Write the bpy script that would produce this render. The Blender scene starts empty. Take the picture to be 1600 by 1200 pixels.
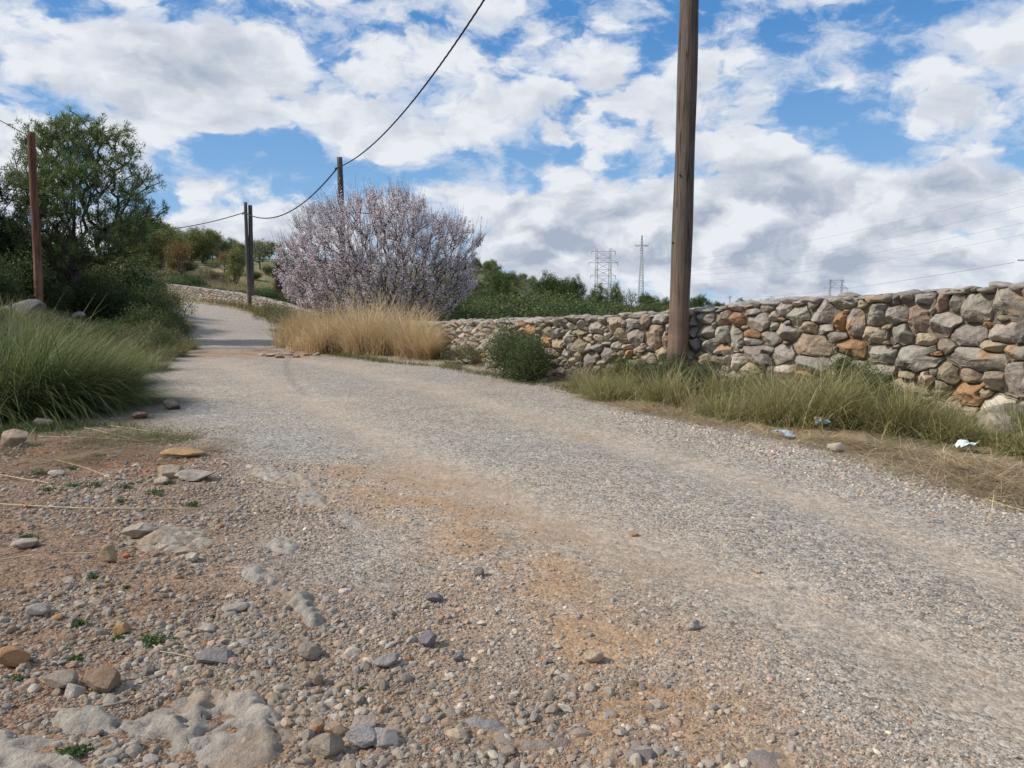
import bpy, bmesh, math
import numpy as np
from mathutils import Vector

# ------------------------------------------------------------------ camera
F, CAMH = 1170.0, 1.25
PITCH = math.atan(120.0 / F)
SC = bpy.context.scene
cam_d = bpy.data.cameras.new('camera')
cam = bpy.data.objects.new('camera', cam_d)
SC.collection.objects.link(cam)
cam.location = (0, 0, CAMH)
cam.rotation_euler = (math.pi / 2 - PITCH, 0, 0)
cam_d.sensor_width = 36.0
cam_d.lens = 36.0 * F / 1600.0
cam_d.clip_start = 0.05
cam_d.clip_end = 9000
SC.camera = cam
# ------------------------------------------------------------------ light and exposure
SC.view_settings.view_transform = 'Standard'
SC.view_settings.look = 'None'
SC.view_settings.gamma = 1
SC.view_settings.exposure = 0.0
SUN_ELEV = math.radians(40)
SUN_DIR = Vector((-0.97, -0.14, 0)).normalized()          # horizontal direction towards the sun: from the left
sd = Vector((SUN_DIR.x * math.cos(SUN_ELEV), SUN_DIR.y * math.cos(SUN_ELEV), math.sin(SUN_ELEV)))
sun_d = bpy.data.lights.new('sun', 'SUN')
sun_d.energy = 4.2
sun_d.angle = math.radians(0.6)
sun_d.color = (1.0, 0.94, 0.86)
sun = bpy.data.objects.new('sun', sun_d)
SC.collection.objects.link(sun)
sun.rotation_euler = sd.to_track_quat('Z', 'Y').to_euler()

world = bpy.data.worlds.new('World')
SC.world = world
world.use_nodes = True
world.cycles.sampling_method = 'MANUAL'
world.cycles.sample_map_resolution = 256
NT = world.node_tree
NT.nodes.clear()


class NB:
    """small helper that writes node trees"""
    def __init__(s, nt): s.nt = nt
    def put(s, sock, v):
        if isinstance(v, bpy.types.NodeSocket): s.nt.links.new(v, sock)
        elif v is not None:
            if hasattr(sock, 'default_value'):
                try: sock.default_value = v
                except Exception: sock.default_value = tuple(v)[:3]
    def node(s, t, **kw):
        n = s.nt.nodes.new(t)
        for k, v in kw.items(): setattr(n, k, v)
        return n
    def m(s, op, a, b=None, c=None, clamp=False):
        n = s.node('ShaderNodeMath', operation=op, use_clamp=clamp)
        s.put(n.inputs[0], a); s.put(n.inputs[1], b); s.put(n.inputs[2], c)
        return n.outputs[0]
    def v(s, op, a, b=None, scale=None):
        n = s.node('ShaderNodeVectorMath', operation=op)
        s.put(n.inputs[0], a); s.put(n.inputs[1], b)
        if scale is not None: s.put(n.inputs['Scale'], scale)
        return n.outputs['Value'] if op in ('LENGTH', 'DOT_PRODUCT', 'DISTANCE') else n.outputs[0]
    def noise(s, vec, scale, detail=4, rough=0.5, dist=0.0, dim='3D', color=False):
        n = s.node('ShaderNodeTexNoise', noise_dimensions=dim)
        s.put(n.inputs['Vector'], vec); s.put(n.inputs['Scale'], scale); s.put(n.inputs['Detail'], detail)
        s.put(n.inputs['Roughness'], rough); s.put(n.inputs['Distortion'], dist)
        return n.outputs['Color' if color else 'Fac']
    def vor(s, vec, scale, feature='F1', out='Distance'):
        n = s.node('ShaderNodeTexVoronoi', feature=feature)
        s.put(n.inputs['Vector'], vec); s.put(n.inputs['Scale'], scale)
        return n.outputs[out]
    def rng(s, v, a, b, c=0.0, d=1.0, smooth=False):
        n = s.node('ShaderNodeMapRange')
        if smooth: n.interpolation_type = 'SMOOTHSTEP'
        s.put(n.inputs[0], v); s.put(n.inputs[1], a); s.put(n.inputs[2], b); s.put(n.inputs[3], c); s.put(n.inputs[4], d)
        return n.outputs[0]
    def mix(s, f, a, b, mode='MIX'):
        n = s.node('ShaderNodeMix', data_type='RGBA', blend_type=mode)
        s.put(n.inputs[0], f)
        s.put(n.inputs[6], a if isinstance(a, bpy.types.NodeSocket) else (*a, 1))
        s.put(n.inputs[7], b if isinstance(b, bpy.types.NodeSocket) else (*b, 1))
        return n.outputs[2]
    def attr(s, name, kind='GEOMETRY', out='Color'):
        n = s.node('ShaderNodeAttribute', attribute_name=name, attribute_type=kind)
        return n.outputs[out]
    def sep(s, v):
        n = s.node('ShaderNodeSeparateXYZ'); s.put(n.inputs[0], v); return n.outputs
    def comb(s, x, y, z):
        n = s.node('ShaderNodeCombineXYZ'); s.put(n.inputs[0], x); s.put(n.inputs[1], y); s.put(n.inputs[2], z); return n.outputs[0]


def ray(px, py):
    xc, yc = (px - 800) / F, -(py - 600) / F
    c, s = math.cos(PITCH), math.sin(PITCH)
    return np.array([xc, c + yc * s, -s + yc * c])


def build_sky():
    B = NB(NT)
    sky = B.node('ShaderNodeTexSky', sky_type='NISHITA')
    sky.sun_disc = False
    sky.sun_elevation = SUN_ELEV
    sky.sun_rotation = math.atan2(SUN_DIR.x, SUN_DIR.y)
    sky.air_density = 1.0; sky.dust_density = 0.3; sky.ozone_density = 2.5
    tc = B.node('ShaderNodeTexCoord')
    d = B.v('NORMALIZE', tc.outputs['Generated'])
    X, Y, Z = B.sep(d)
    sub = lambda a, b: B.m('SUBTRACT', a, b)
    mul = lambda a, b: B.m('MULTIPLY', a, b)
    add = lambda a, b: B.m('ADD', a, b)
    Q = B.v('MULTIPLY', d, (1.0, 1.0, 1.75))
    w1 = B.v('SCALE', B.v('SUBTRACT', B.noise(Q, 5.0, 4, .55, color=True), (0.5, 0.5, 0.5)), scale=0.16)
    w2 = B.v('SCALE', B.v('SUBTRACT', B.noise(Q, 26.0, 3, .6, color=True), (0.5, 0.5, 0.5)), scale=0.035)
    P2 = B.v('ADD', B.v('ADD', Q, w1), w2)
    low = B.rng(Z, 0.10, 0.22, 1.0, 0.0, True)
    inv = sub(1.0, low)

    def puffs(P, sc):                                        # rounded heaps: inverted smooth cells, plus ragged detail
        v = B.node('ShaderNodeTexVoronoi', feature='F1'); B.put(v.inputs['Vector'], P); v.inputs['Scale'].default_value = sc
        v.inputs['Detail'].default_value = 1.0; v.inputs['Roughness'].default_value = .45
        return sub(.55, v.outputs['Distance'])

    def density(P):
        a = puffs(P, 10.5)
        n = B.noise(P, 14.0, 5, 0.60)
        return add(mul(a, 1.15), mul(sub(n, .5), 2.1))
    base = add(density(P2), mul(sub(B.noise(P2, 3.0, 2, .5), .5), 1.1))
    blobs = [
        (215, 180, 85, 50, .75), (610, 222, 105, 28, .7), (720, 292, 65, 20, .6), (870, 322, 110, 42, .7),
        (30, 200, 55, 50, .5), (335, 296, 70, 16, .5), (430, 120, 150, 60, .45), (150, 70, 170, 45, .25), (290, 120, 120, 50, .3),
        (700, 60, 240, 50, .2), (1180, 260, 120, 90, .3), (1480, 180, 130, 50, .3), (1450, 290, 160, 30, .4),
        (1250, 100, 110, 40, .25), (1350, 400, 220, 45, .7), (1020, 375, 130, 40, .6), (1500, 330, 130, 35, .4), (860, 395, 110, 22, .5), (1150, 320, 90, 40, .4), (240, 350, 50, 14, .4), (420, 345, 50, 20, .5), (960, 160, 100, 50, .2), (1530, 60, 110, 24, .3), (1180, 390, 160, 50, .3), (340, 340, 60, 20, .3),
        (80, 150, 70, 22, -.5), (115, 240, 30, 50, -.5), (420, 258, 100, 36, -1.1), (330, 238, 50, 20, -.8), (560, 275, 80, 22, -.8),
        (300, 325, 110, 18, -.9), (455, 225, 70, 20, -.6), (650, 272, 60, 14, -.7), (780, 238, 80, 20, -.6), (975, 262, 70, 26, -.8),
        (970, 300, 36, 16, -.5), (495, 62, 24, 45, -.8), (540, 85, 34, 20, -.5), (1100, 22, 46, 24, -.9), (1235, 40, 40, 40, -.7),
        (1390, 22, 90, 20, -.9), (1250, 150, 36, 40, -.8), (1345, 215, 44, 24, -.8), (1425, 85, 40, 20, -.8), (1395, 245, 60, 20, -.7),
        (1560, 215, 60, 16, -.6), (1460, 372, 70, 12, -.7), (340, 12, 70, 16, -.7), (770, 75, 30, 16, -.6), (810, 285, 40, 16, -.6), (500, 300, 110, 18, -.4),
        (60, 60, 60, 14, -.5), (250, 215, 40, 30, -.2), (860, 240, 60, 14, -.5), (1010, 100, 30, 20, -.4), (200, 20, 60, 14, -.5), (820, 120, 50, 16, -.4), (620, 150, 60, 14, -.35), (1150, 130, 40, 16, -.4), (130, 110, 60, 14, -.5), (1500, 130, 50, 12, -.5)]
    g_all = None
    for (px, py, a, b, w) in blobs:
        r = ray(px, py); r = r / np.linalg.norm(r)
        hk = .72 if w > 0 else .95
        q = B.v('MULTIPLY', B.v('SUBTRACT', d, tuple(r)), (F / a * hk, F / a * hk, F / b * hk))
        g = B.m('POWER', 2.718, mul(B.v('DOT_PRODUCT', q, q), -1.0))
        base = B.m('MULTIPLY_ADD', g, w, base)
    dens = add(base, SKY_COVER)
    upn = B.noise(P2, 15.0, 5, .60)                           # a thinner broken layer higher up
    up = add(mul(sub(upn, .5), 3.2), add(mul(base, .75), .42))
    alpha_up = B.rng(up, -.25, .75, 0.0, .90, True)
    alpha = B.rng(dens, -0.04, 0.40, 0.0, 1.0, True)
    # lit crests and grey bases: the cloud above and towards the sun is compared with the cloud here
    sh = B.v('ADD', P2, (-0.020, 0.0, 0.045))
    dl = sub(density(P2), density(sh))
    lit = mul(dl, add(.62, mul(low, .35)))
    thick = B.rng(dens, 0.25, 1.0, 0.0, 1.0, True)
    grey = mul(thick, B.rng(B.noise(P2, 4.5, 4, 0.5), 0.38, 0.62, 0.15, 1.0, True))
    hz = B.rng(Z, 0.0, 0.10, 0.22, 0.0, True)
    f = B.m('SUBTRACT', add(0.82, lit), add(mul(grey, 0.46), hz), clamp=True)
    ccol = B.mix(f, (0.39, 0.45, 0.56), (0.83, 0.86, 0.91))
    blue = B.mix(B.rng(Z, 0.0, 0.33, 0.0, 1.0), (0.32, 0.57, 0.87), (0.065, 0.27, 0.65))
    bluesky = B.mix(0.25, blue, B.v('SCALE', sky.outputs[0], scale=0.12))
    upc = B.mix(B.rng(up, .2, 1.3), (0.69, 0.75, 0.86), (0.62, 0.68, 0.78))
    col = B.mix(mul(alpha, 0.96), B.mix(alpha_up, bluesky, upc), ccol)
    bg = B.node('ShaderNodeBackground')
    bg.inputs['Strength'].default_value = 1.0
    B.put(bg.inputs['Color'], col)
    out = B.node('ShaderNodeOutputWorld')
    NT.links.new(bg.outputs[0], out.inputs[0])


SKY_COVER = 0.19
build_sky()
SC.cycles.max_bounces = 6
SC.cycles.diffuse_bounces = 3
SC.cycles.transparent_max_bounces = 6

# ------------------------------------------------------------------ numpy noise
def _h(ix, iy, iz, s):
    n = (ix * 374761393 + iy * 668265263 + iz * 2147483647 + s * 1274126177) & 0xffffffff
    n = ((n ^ (n >> 13)) * 1274126177) & 0xffffffff
    n = ((n ^ (n >> 16)) * 2246822519) & 0xffffffff
    return ((n ^ (n >> 15)) & 0xffffff) / float(0xffffff) * 2 - 1


def vn(x, y, z=None, seed=0):
    x = np.asarray(x, float); y = np.asarray(y, float)
    z = np.zeros_like(x) if z is None else np.asarray(z, float)
    xi, yi, zi = np.floor(x).astype(np.int64), np.floor(y).astype(np.int64), np.floor(z).astype(np.int64)
    fx, fy, fz = x - xi, y - yi, z - zi
    fx = fx * fx * (3 - 2 * fx); fy = fy * fy * (3 - 2 * fy); fz = fz * fz * (3 - 2 * fz)
    r = 0
    for dz in (0, 1):
        wz = fz if dz else 1 - fz
        if not dz or np.any(fz > 0):
            a = _h(xi, yi, zi + dz, seed) * (1 - fx) + _h(xi + 1, yi, zi + dz, seed) * fx
            b = _h(xi, yi + 1, zi + dz, seed) * (1 - fx) + _h(xi + 1, yi + 1, zi + dz, seed) * fx
            r = r + (a * (1 - fy) + b * fy) * wz
    return r


def fbm(x, y, z=None, seed=0, oct=4, rough=0.5):
    r, a, f, t = 0, 1.0, 1.0, 0
    for o in range(oct):
        r = r + a * vn(x * f + 17.3 * o, y * f - 9.1 * o, None if z is None else z * f, seed + o)
        t += a; a *= rough; f *= 2.03
    return r / t


def sst(x, a, b):
    t = np.clip((np.asarray(x, float) - a) / (b - a), 0, 1)
    return t * t * (3 - 2 * t)


# ------------------------------------------------------------------ terrain
_q = [-900, 12, 18, 24, 30, 36, 42, 49, 58, 67, 88, 101, 130, 200, 300, 600, 3000]
_qz = [0, 0, .03, .15, .42, .68, .95, 1.22, 1.45, 1.68, 2.4, 3.2, 6.0, 11.8, 14, 16, 16]
_eLY = [0, 3.5, 6, 8.6, 12, 17, 22, 30, 36, 48, 60, 75]
_eLX = [-2.3, -2.6, -3.2, -4.0, -5.8, -8.3, -10.4, -13.0, -15.5, -21.8, -27.8, -37]
_eRY = [0, 3.2, 5.0, 6.6, 8.1, 11.25, 15.4, 17.2, 18.8, 22.5, 29, 36, 42, 48, 55, 66]
_eRX = [4.4, 3.9, 3.4, 2.8, 2.15, 1.0, -.55, -2.0, -3.7, -5.8, -8.3, -11.3, -14.7, -18.9, -24, -33]


def smooth_interp(x, xs, ys, w):
    return sum(np.interp(x + o * w, xs, ys) for o in (-1, -.5, 0, .5, 1)) / 5


def edgeL(y): return smooth_interp(y, _eLY, _eLX, 1.2) + 0.18 * vn(np.asarray(y) * 1.1, np.asarray(y) * 0 + 3.3)
def edgeR(y): return smooth_interp(y, _eRY, _eRX, 1.2) + 0.14 * vn(np.asarray(y) * 1.3, np.asarray(y) * 0 + 8.3)


def base_z(x, y):
    x = np.asarray(x, float); y = np.asarray(y, float)
    q = y - 1.4 * (x + 15)
    q = np.where(x < -35, y + 28 + (x + 35) * -0.35, q)
    z = smooth_interp(q, _q, _qz, 5) * (1 - sst(x, -12, 30)) * sst(y, 5, 25)
    dl = smooth_interp(y, _eLY, _eLX, 1.2) - x
    bank = 1.25 * sst(dl, 0.2, 4.5) * sst(y, 8.2, 14) * (1 - sst(y, 30, 60))
    z = z + bank * (1 - sst(z, 0.8, 3))
    return z


def seg_dist(x, y, pts, wid=None):
    """distance to a polyline in the ground plane"""
    best = np.full(np.shape(x), 1e9)
    for (x0, y0), (x1, y1) in zip(pts[:-1], pts[1:]):
        dx, dy = x1 - x0, y1 - y0
        t = np.clip(((x - x0) * dx + (y - y0) * dy) / (dx * dx + dy * dy), 0, 1)
        best = np.minimum(best, np.hypot(x - x0 - t * dx, y - y0 - t * dy))
    return best


def ground(px, py, it=40):
    """point where the line of sight through a photo pixel meets the ground"""
    r = ray(px, py)
    t0, t1 = 0.5, 4000.0
    ts = np.concatenate([np.geomspace(0.8, 400, 900)])
    P = np.array([0, 0, CAMH]) + ts[:, None] * r
    dz = P[:, 2] - base_z(P[:, 0], P[:, 1])
    i = np.argmax(dz < 0)
    if dz[i] >= 0: i = len(ts) - 1
    a, b = ts[max(i - 1, 0)], ts[i]
    for _ in range(20):
        m = (a + b) / 2; p = np.array([0, 0, CAMH]) + m * r
        if p[2] > base_z(p[0], p[1]): a = m
        else: b = m
    return np.array([0, 0, CAMH]) + a * r


def gxy(pts): return [tuple(ground(*p)[:2]) for p in pts]


TRACK_A = gxy([(1620, 930), (1400, 835), (1230, 770), (1000, 703), (800, 645), (650, 600), (520, 570), (400, 552)])
TRACK_B = gxy([(1620, 1110), (1400, 1010), (1180, 925), (1000, 862), (800, 785), (620, 700), (450, 610), (330, 560)])
BROWN = gxy([(560, 745), (700, 800), (840, 900), (930, 1010), (1010, 1110), (1080, 1230)])
BROWN2 = gxy([(600, 1230), (690, 1090), (760, 1000), (820, 930)])
RED1 = gxy([(60, 705), (150, 715), (250, 725)])
RED2 = gxy([(0, 1050), (60, 1070), (140, 1040)])
BERM = gxy([(1640, 850), (1450, 770), (1300, 730), (1150, 690), (1000, 650)])
PATCH = gxy([(385, 549), (440, 551), (520, 553)])


def zones(x, y):
    """surface kinds as weights: how much of each lies at a place"""
    n1 = fbm(x * 1.1, y * 1.1, seed=5, oct=4); n2 = fbm(x * 0.45, y * 0.45, seed=9, oct=3)
    n3 = fbm(x * 4, y * 4, seed=25, oct=3)
    endr = sst(y, 62, 72)
    el, er = edgeL(y), edgeR(y)
    w = 0.25 + 0.02 * np.maximum(y, 0)
    left = sst(el - x + 0.5 * n1, -w, w)
    right = np.maximum(sst(x - er + 0.60 * n3 + .35 * n1, -0.22, 0.30), endr)
    near = 1 - sst(y, 5.0, 9.5)
    # rough stony margin at the near left of the track
    rough = sst((-0.3 + 0.0 * y) - x - 0.11 * (y - 2.2) * 6 + 0.9 * n1, -1.2, 0.7) * (1 - sst(y, 6.5, 10.5))
    rough = np.maximum(rough, left * near)
    brown = np.exp(-(seg_dist(x, y, BROWN) / (0.52 + .25 * n1)) ** 2)
    brown = np.maximum(brown, 0.8 * np.exp(-(seg_dist(x, y, BROWN2) / 0.38) ** 2))
    brown = np.maximum(brown, .55 * np.exp(-(seg_dist(x, y, TRACK_A) / .16) ** 2) * sst(n1, .0, .4))
    brown = brown * (.35 + .65 * sst(n3, -.5, .35))
    red = np.exp(-(seg_dist(x, y, RED1) / 0.55) ** 2) + np.exp(-(seg_dist(x, y, RED2) / 0.17) ** 2)
    wt = 0.26 + 0.012 * y
    ta = np.exp(-(seg_dist(x, y, TRACK_A) / (wt * (1 + .5 * n1))) ** 2)
    tb = np.exp(-(seg_dist(x, y, TRACK_B) / (wt * (1.1 + .5 * n1))) ** 2)
    berm = np.exp(-(seg_dist(x, y, BERM) / 0.55) ** 2) * (1 - right)
    patch = np.exp(-(seg_dist(x, y, PATCH) / 1.6) ** 2)
    return dict(left=left, right=right, rough=rough, brown=np.clip(brown, 0, 1), red=np.clip(red, 0, 1), track=np.clip(ta + tb, 0, 1) * (1 - rough),
                berm=berm, patch=patch, n1=n1, n2=n2, n3=n3)


def ground_z(x, y, z_=None):
    x = np.asarray(x, float); y = np.asarray(y, float)
    zz = zones(x, y) if z_ is None else z_
    r = np.hypot(x, y)
    z = base_z(x, y)
    near = 1 - sst(r, 12, 40)
    z = z + near * (0.018 * fbm(x * .9, y * .9, seed=31) * (1 + zz['rough'])
                    + zz['rough'] * 0.035 * fbm(x * 2.6, y * 2.6, seed=33, oct=4)
                    + 0.006 * fbm(x * 9, y * 9, seed=35, oct=3) - 0.016 * zz['track'] + 0.03 * zz['berm']
                    + zz['right'] * (0.05 + 0.03 * fbm(x * 3, y * 3, seed=37)) - 0.035 * zz['patch'] * (0.4 + fbm(x * 2, y * 2, seed=38)))
    z = z + (1 - near) * 0.25 * fbm(x * .15, y * .15, seed=41) * sst(r, 30, 90)
    return z


def gz(x, y): return float(ground_z(np.array([x]), np.array([y]))[0])


# ------------------------------------------------------------------ mesh helpers
def mesh(name, V, Fc, mat, parent=None, col=None, smooth=False, attrs=None):
    """V (n,3), Fc (m,3) or (m,4) arrays"""
    me = bpy.data.meshes.new(name)
    V = np.asarray(V, np.float32); Fc = np.asarray(Fc, np.int32)
    k = Fc.shape[1]
    me.vertices.add(len(V)); me.vertices.foreach_set('co', V.ravel())
    me.loops.add(len(Fc) * k); me.loops.foreach_set('vertex_index', Fc.ravel())
    me.polygons.add(len(Fc)); me.polygons.foreach_set('loop_start', np.arange(0, len(Fc) * k, k, dtype=np.int32))
    me.polygons.foreach_set('use_smooth', np.full(len(Fc), smooth))
    me.update(calc_edges=True)
    if col is not None:
        a = me.color_attributes.new('Col', 'FLOAT_COLOR', 'POINT')
        c = np.ones((len(V), 4), np.float32); c[:, :3] = col
        a.data.foreach_set('color', c.ravel())
    for nm, arr in (attrs or {}).items():
        a = me.attributes.new(nm, 'FLOAT', 'POINT'); a.data.foreach_set('value', np.asarray(arr, np.float32))
    me.materials.append(mat)
    o = bpy.data.objects.new(name, me)
    SC.collection.objects.link(o)
    if parent is not None: o.parent = parent
    return o


def tag(o, label=None, cat=None, group=None, kind=None):
    if label: o['label'] = label
    if cat: o['category'] = cat
    if group: o['group'] = group
    if kind: o['kind'] = kind
    return o


def empty(name, loc, label, cat, group=None, rz=0.0):
    o = bpy.data.objects.new(name, None)
    SC.collection.objects.link(o)
    o.location = loc; o.rotation_euler = (0, 0, rz); o.empty_display_size = 0.1
    return tag(o, label, cat, group)


def copy_tree(o, parent=None):
    c = o.copy(); SC.collection.objects.link(c); c.parent = parent
    for ch in [x for x in SC.objects if x.parent == o]: copy_tree(ch, c)
    return c


def frames(D):
    D = D / np.maximum(np.linalg.norm(D, axis=1, keepdims=True), 1e-9)
    up = np.where(np.abs(D[:, 2:3]) > 0.9, np.array([[1., 0, 0]]), np.array([[0, 0, 1.]]))
    A = np.cross(D, up); A /= np.maximum(np.linalg.norm(A, axis=1, keepdims=True), 1e-9)
    return A, np.cross(D, A)


def tubes(P0, P1, r0, r1, k=5):
    """many separate tapered prisms"""
    A, B = frames(P1 - P0); n = len(P0)
    th = np.arange(k) / k * 2 * np.pi
    ring = A[:, None] * np.cos(th)[None, :, None] + B[:, None] * np.sin(th)[None, :, None]
    V = np.concatenate([P0[:, None] + ring * np.reshape(r0, (-1, 1, 1)), P1[:, None] + ring * np.reshape(r1, (-1, 1, 1))], 1)
    i = np.arange(k); j = (i + 1) % k
    f = np.stack([i, j, j + k, i + k], 1)
    Fc = (f[None] + (np.arange(n) * 2 * k)[:, None, None]).reshape(-1, 4)
    return V.reshape(-1, 3), Fc


def tube_path(P, r, k=8):
    """one connected tube along a path, with caps left open at hidden ends"""
    P = np.asarray(P, float); n = len(P); r = np.broadcast_to(np.asarray(r, float), (n,))
    D = np.gradient(P, axis=0); A, B = frames(D)
    for i in range(1, n):                                   # keep the frame from flipping
        t = D[i] / np.linalg.norm(D[i]); a = A[i - 1] - t * np.dot(A[i - 1], t)
        A[i] = a / np.linalg.norm(a); B[i] = np.cross(t, A[i])
    th = np.arange(k) / k * 2 * np.pi
    V = P[:, None] + (A[:, None] * np.cos(th)[None, :, None] + B[:, None] * np.sin(th)[None, :, None]) * r[:, None, None]
    i = np.arange(k); j = (i + 1) % k
    f = np.stack([i, j, j + k, i + k], 1)
    Fc = (f[None] + (np.arange(n - 1) * k)[:, None, None]).reshape(-1, 4)
    V = np.concatenate([V.reshape(-1, 3), P[:1], P[-1:]])
    c0, c1 = n * k, n * k + 1
    caps = np.array([[j[a], i[a], c0, c0] for a in range(k)] + [[i[a] + (n - 1) * k, j[a] + (n - 1) * k, c1, c1] for a in range(k)])
    return V, Fc, np.array([[x[0], x[1], x[2]] for x in caps])


def join(parts):
    """join (V, F) lists with equal face size"""
    Vs, Fs, o = [], [], 0
    for V, Fc in parts:
        Vs.append(V); Fs.append(np.asarray(Fc) + o); o += len(V)
    return np.concatenate(Vs), np.concatenate(Fs)


def quads_to_tris(Fc): return np.concatenate([Fc[:, [0, 1, 2]], Fc[:, [0, 2, 3]]])


def boxes(L):
    """list of (centre, half size, yaw) -> V, F"""
    out = []
    for c, h, rz in L:
        s = np.array([[x, y, z] for x in (-1, 1) for y in (-1, 1) for z in (-1, 1)], float) * np.array(h)
        R = np.array([[math.cos(rz), -math.sin(rz), 0], [math.sin(rz), math.cos(rz), 0], [0, 0, 1]])
        out.append((s @ R.T + np.array(c), np.array([[0, 1, 3, 2], [4, 6, 7, 5], [0, 4, 5, 1], [2, 3, 7, 6], [0, 2, 6, 4], [1, 5, 7, 3]])))
    return join(out)


# ------------------------------------------------------------------ materials
def new_mat(name):
    m = bpy.data.materials.new(name); m.use_nodes = True
    nt = m.node_tree; nt.nodes.clear()
    B = NB(nt)
    bs = B.node('ShaderNodeBsdfPrincipled'); out = B.node('ShaderNodeOutputMaterial')
    nt.links.new(bs.outputs[0], out.inputs[0])
    bs.inputs['Roughness'].default_value = 0.9
    bs.inputs['Specular IOR Level'].default_value = 0.25
    return m, B, bs, out


def bump(B, bs, h, strength, dist):
    n = B.node('ShaderNodeBump'); B.put(n.inputs['Height'], h)
    n.inputs['Strength'].default_value = strength; n.inputs['Distance'].default_value = dist
    B.put(bs.inputs['Normal'], n.outputs[0])


def obj_coord(B): return B.node('ShaderNodeTexCoord').outputs['Object']


def mat_leaf(name, trans=0.35, rough=0.6, spec=0.25):
    m, B, bs, out = new_mat(name)
    c = B.attr('Col')
    B.put(bs.inputs['Base Color'], c); bs.inputs['Roughness'].default_value = rough
    bs.inputs['Specular IOR Level'].default_value = spec
    tr = B.node('ShaderNodeBsdfTranslucent'); B.put(tr.inputs[0], c)
    mx = B.node('ShaderNodeMixShader'); mx.inputs[0].default_value = trans
    m.node_tree.links.new(bs.outputs[0], mx.inputs[1]); m.node_tree.links.new(tr.outputs[0], mx.inputs[2])
    m.node_tree.links.new(mx.outputs[0], out.inputs[0])
    return m


def mat_plain(name, col, rough=0.7, metal=0.0, var=0.15, scale=20):
    m, B, bs, out = new_mat(name)
    n = B.noise(obj_coord(B), scale, 4)
    c = B.mix(B.rng(n, .3, .7), tuple(x * (1 - var) for x in col), tuple(min(1, x * (1 + var)) for x in col))
    B.put(bs.inputs['Base Color'], c); bs.inputs['Roughness'].default_value = rough; bs.inputs['Metallic'].default_value = metal
    return m


def mat_bark(name, c0, c1):
    m, B, bs, out = new_mat(name)
    co = B.v('MULTIPLY', obj_coord(B), (1, 1, .25))
    n = B.noise(co, 28, 6, .65)
    B.put(bs.inputs['Base Color'], B.mix(B.rng(n, .35, .65), c0, c1)); bump(B, bs, n, .6, .02)
    return m


def mat_rock(name, kind='GEOMETRY', sc=1.0, lichen=0.5):
    m, B, bs, out = new_mat(name)
    co = obj_coord(B) if kind == 'GEOMETRY' else obj_coord(B)
    base = B.attr('Col', kind)
    n1 = B.noise(co, 9 * sc, 8, .65); n2 = B.noise(co, 42 * sc, 6, .7); n3 = B.noise(co, 3.2 * sc, 4, .6, .6)
    c = B.mix(B.rng(n1, .32, .68), B.mix(1.0, base, (.72, .70, .70), 'MULTIPLY'), B.mix(1.0, base, (1.25, 1.22, 1.18), 'MULTIPLY'))
    c = B.mix(B.m('MULTIPLY', B.rng(B.noise(co, 75 * sc, 4, .7), .40, .60), .22), c, B.mix(1.0, c, (1.45, 1.42, 1.36), 'MULTIPLY'))
    c = B.mix(B.m('MULTIPLY', B.rng(n2, .57, .66), .55 * lichen), c, (.10, .098, .09))
    c = B.mix(B.m('MULTIPLY', B.rng(n3, .60, .70), .5 * lichen), c, (.44, .42, .37))
    c = B.mix(B.m('MULTIPLY', B.rng(B.noise(co, 5 * sc, 5, .6, 1.0), .60, .68), .45 * lichen), c, (.30, .19, .11))
    B.put(bs.inputs['Base Color'], c)
    h = B.m('ADD', B.m('MULTIPLY', n1, .6), B.m('MULTIPLY', n2, .5))
    bump(B, bs, h, .9 if kind == 'GEOMETRY' else .5, .035 if kind == 'GEOMETRY' else .006)
    return m


M = {}
M['leaf'] = mat_leaf('foliage')
M['needle'] = mat_leaf('pine_needles', .30, .65, .15)
M['blade'] = mat_leaf('grass_blades', .30, .6, .25)
M['blossom'] = mat_leaf('almond_blossom', .35, .8, .1)
M['bark'] = mat_bark('bark', (.045, .038, .032), (.13, .11, .09))
M['rock'] = mat_rock('limestone', sc=2.2, lichen=.35)
M['wall'] = mat_rock('wall_limestone', sc=1.6, lichen=.8)
M['gravel'] = mat_rock('gravel_stone', 'INSTANCER', sc=.35, lichen=.12)


def mat_ground():
    m, B, bs, out = new_mat('track_surface')
    co = obj_coord(B)
    base = B.attr('Col'); gr = B.attr('grav', out='Fac')
    v1 = B.vor(co, 95, out='Color'); v2 = B.vor(B.v('ADD', co, (3, 1, 2)), 38, out='Color')
    s1 = B.sep(v1)[0]; s2 = B.sep(v2)[1]
    n = B.noise(co, 14, 8, .7); nl = B.noise(co, 2.2, 6, .6)
    k = B.m('ADD', B.m('MULTIPLY', B.m('SUBTRACT', s1, .5), .85), B.m('MULTIPLY', B.m('SUBTRACT', s2, .5), .65))
    k = B.m('ADD', 1.0, B.m('MULTIPLY', k, gr))
    k = B.m('MULTIPLY', k, B.rng(n, .25, .75, .80, 1.20))
    k = B.m('MULTIPLY', k, B.rng(nl, .3, .7, .90, 1.10))
    c = B.v('SCALE', base, scale=k)
    c = B.mix(B.m('MULTIPLY', B.rng(B.noise(co, 5.5, 6, .65), .52, .64), .35), c, B.mix(1.0, c, (1.12, .95, .78), 'MULTIPLY'))
    B.put(bs.inputs['Base Color'], c)
    d1 = B.vor(co, 95); d2 = B.vor(B.v('ADD', co, (3, 1, 2)), 38)
    h = B.m('SUBTRACT', B.m('MULTIPLY', n, .8), B.m('MULTIPLY', B.m('ADD', B.m('MULTIPLY', d1, .35), B.m('MULTIPLY', d2, .5)), gr))
    bump(B, bs, h, .8, .018)
    return m


M['ground'] = mat_ground()

# ------------------------------------------------------------------ ground: one sheet to the horizon
def zz_far(y): return sst(y, 45, 60)


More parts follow.
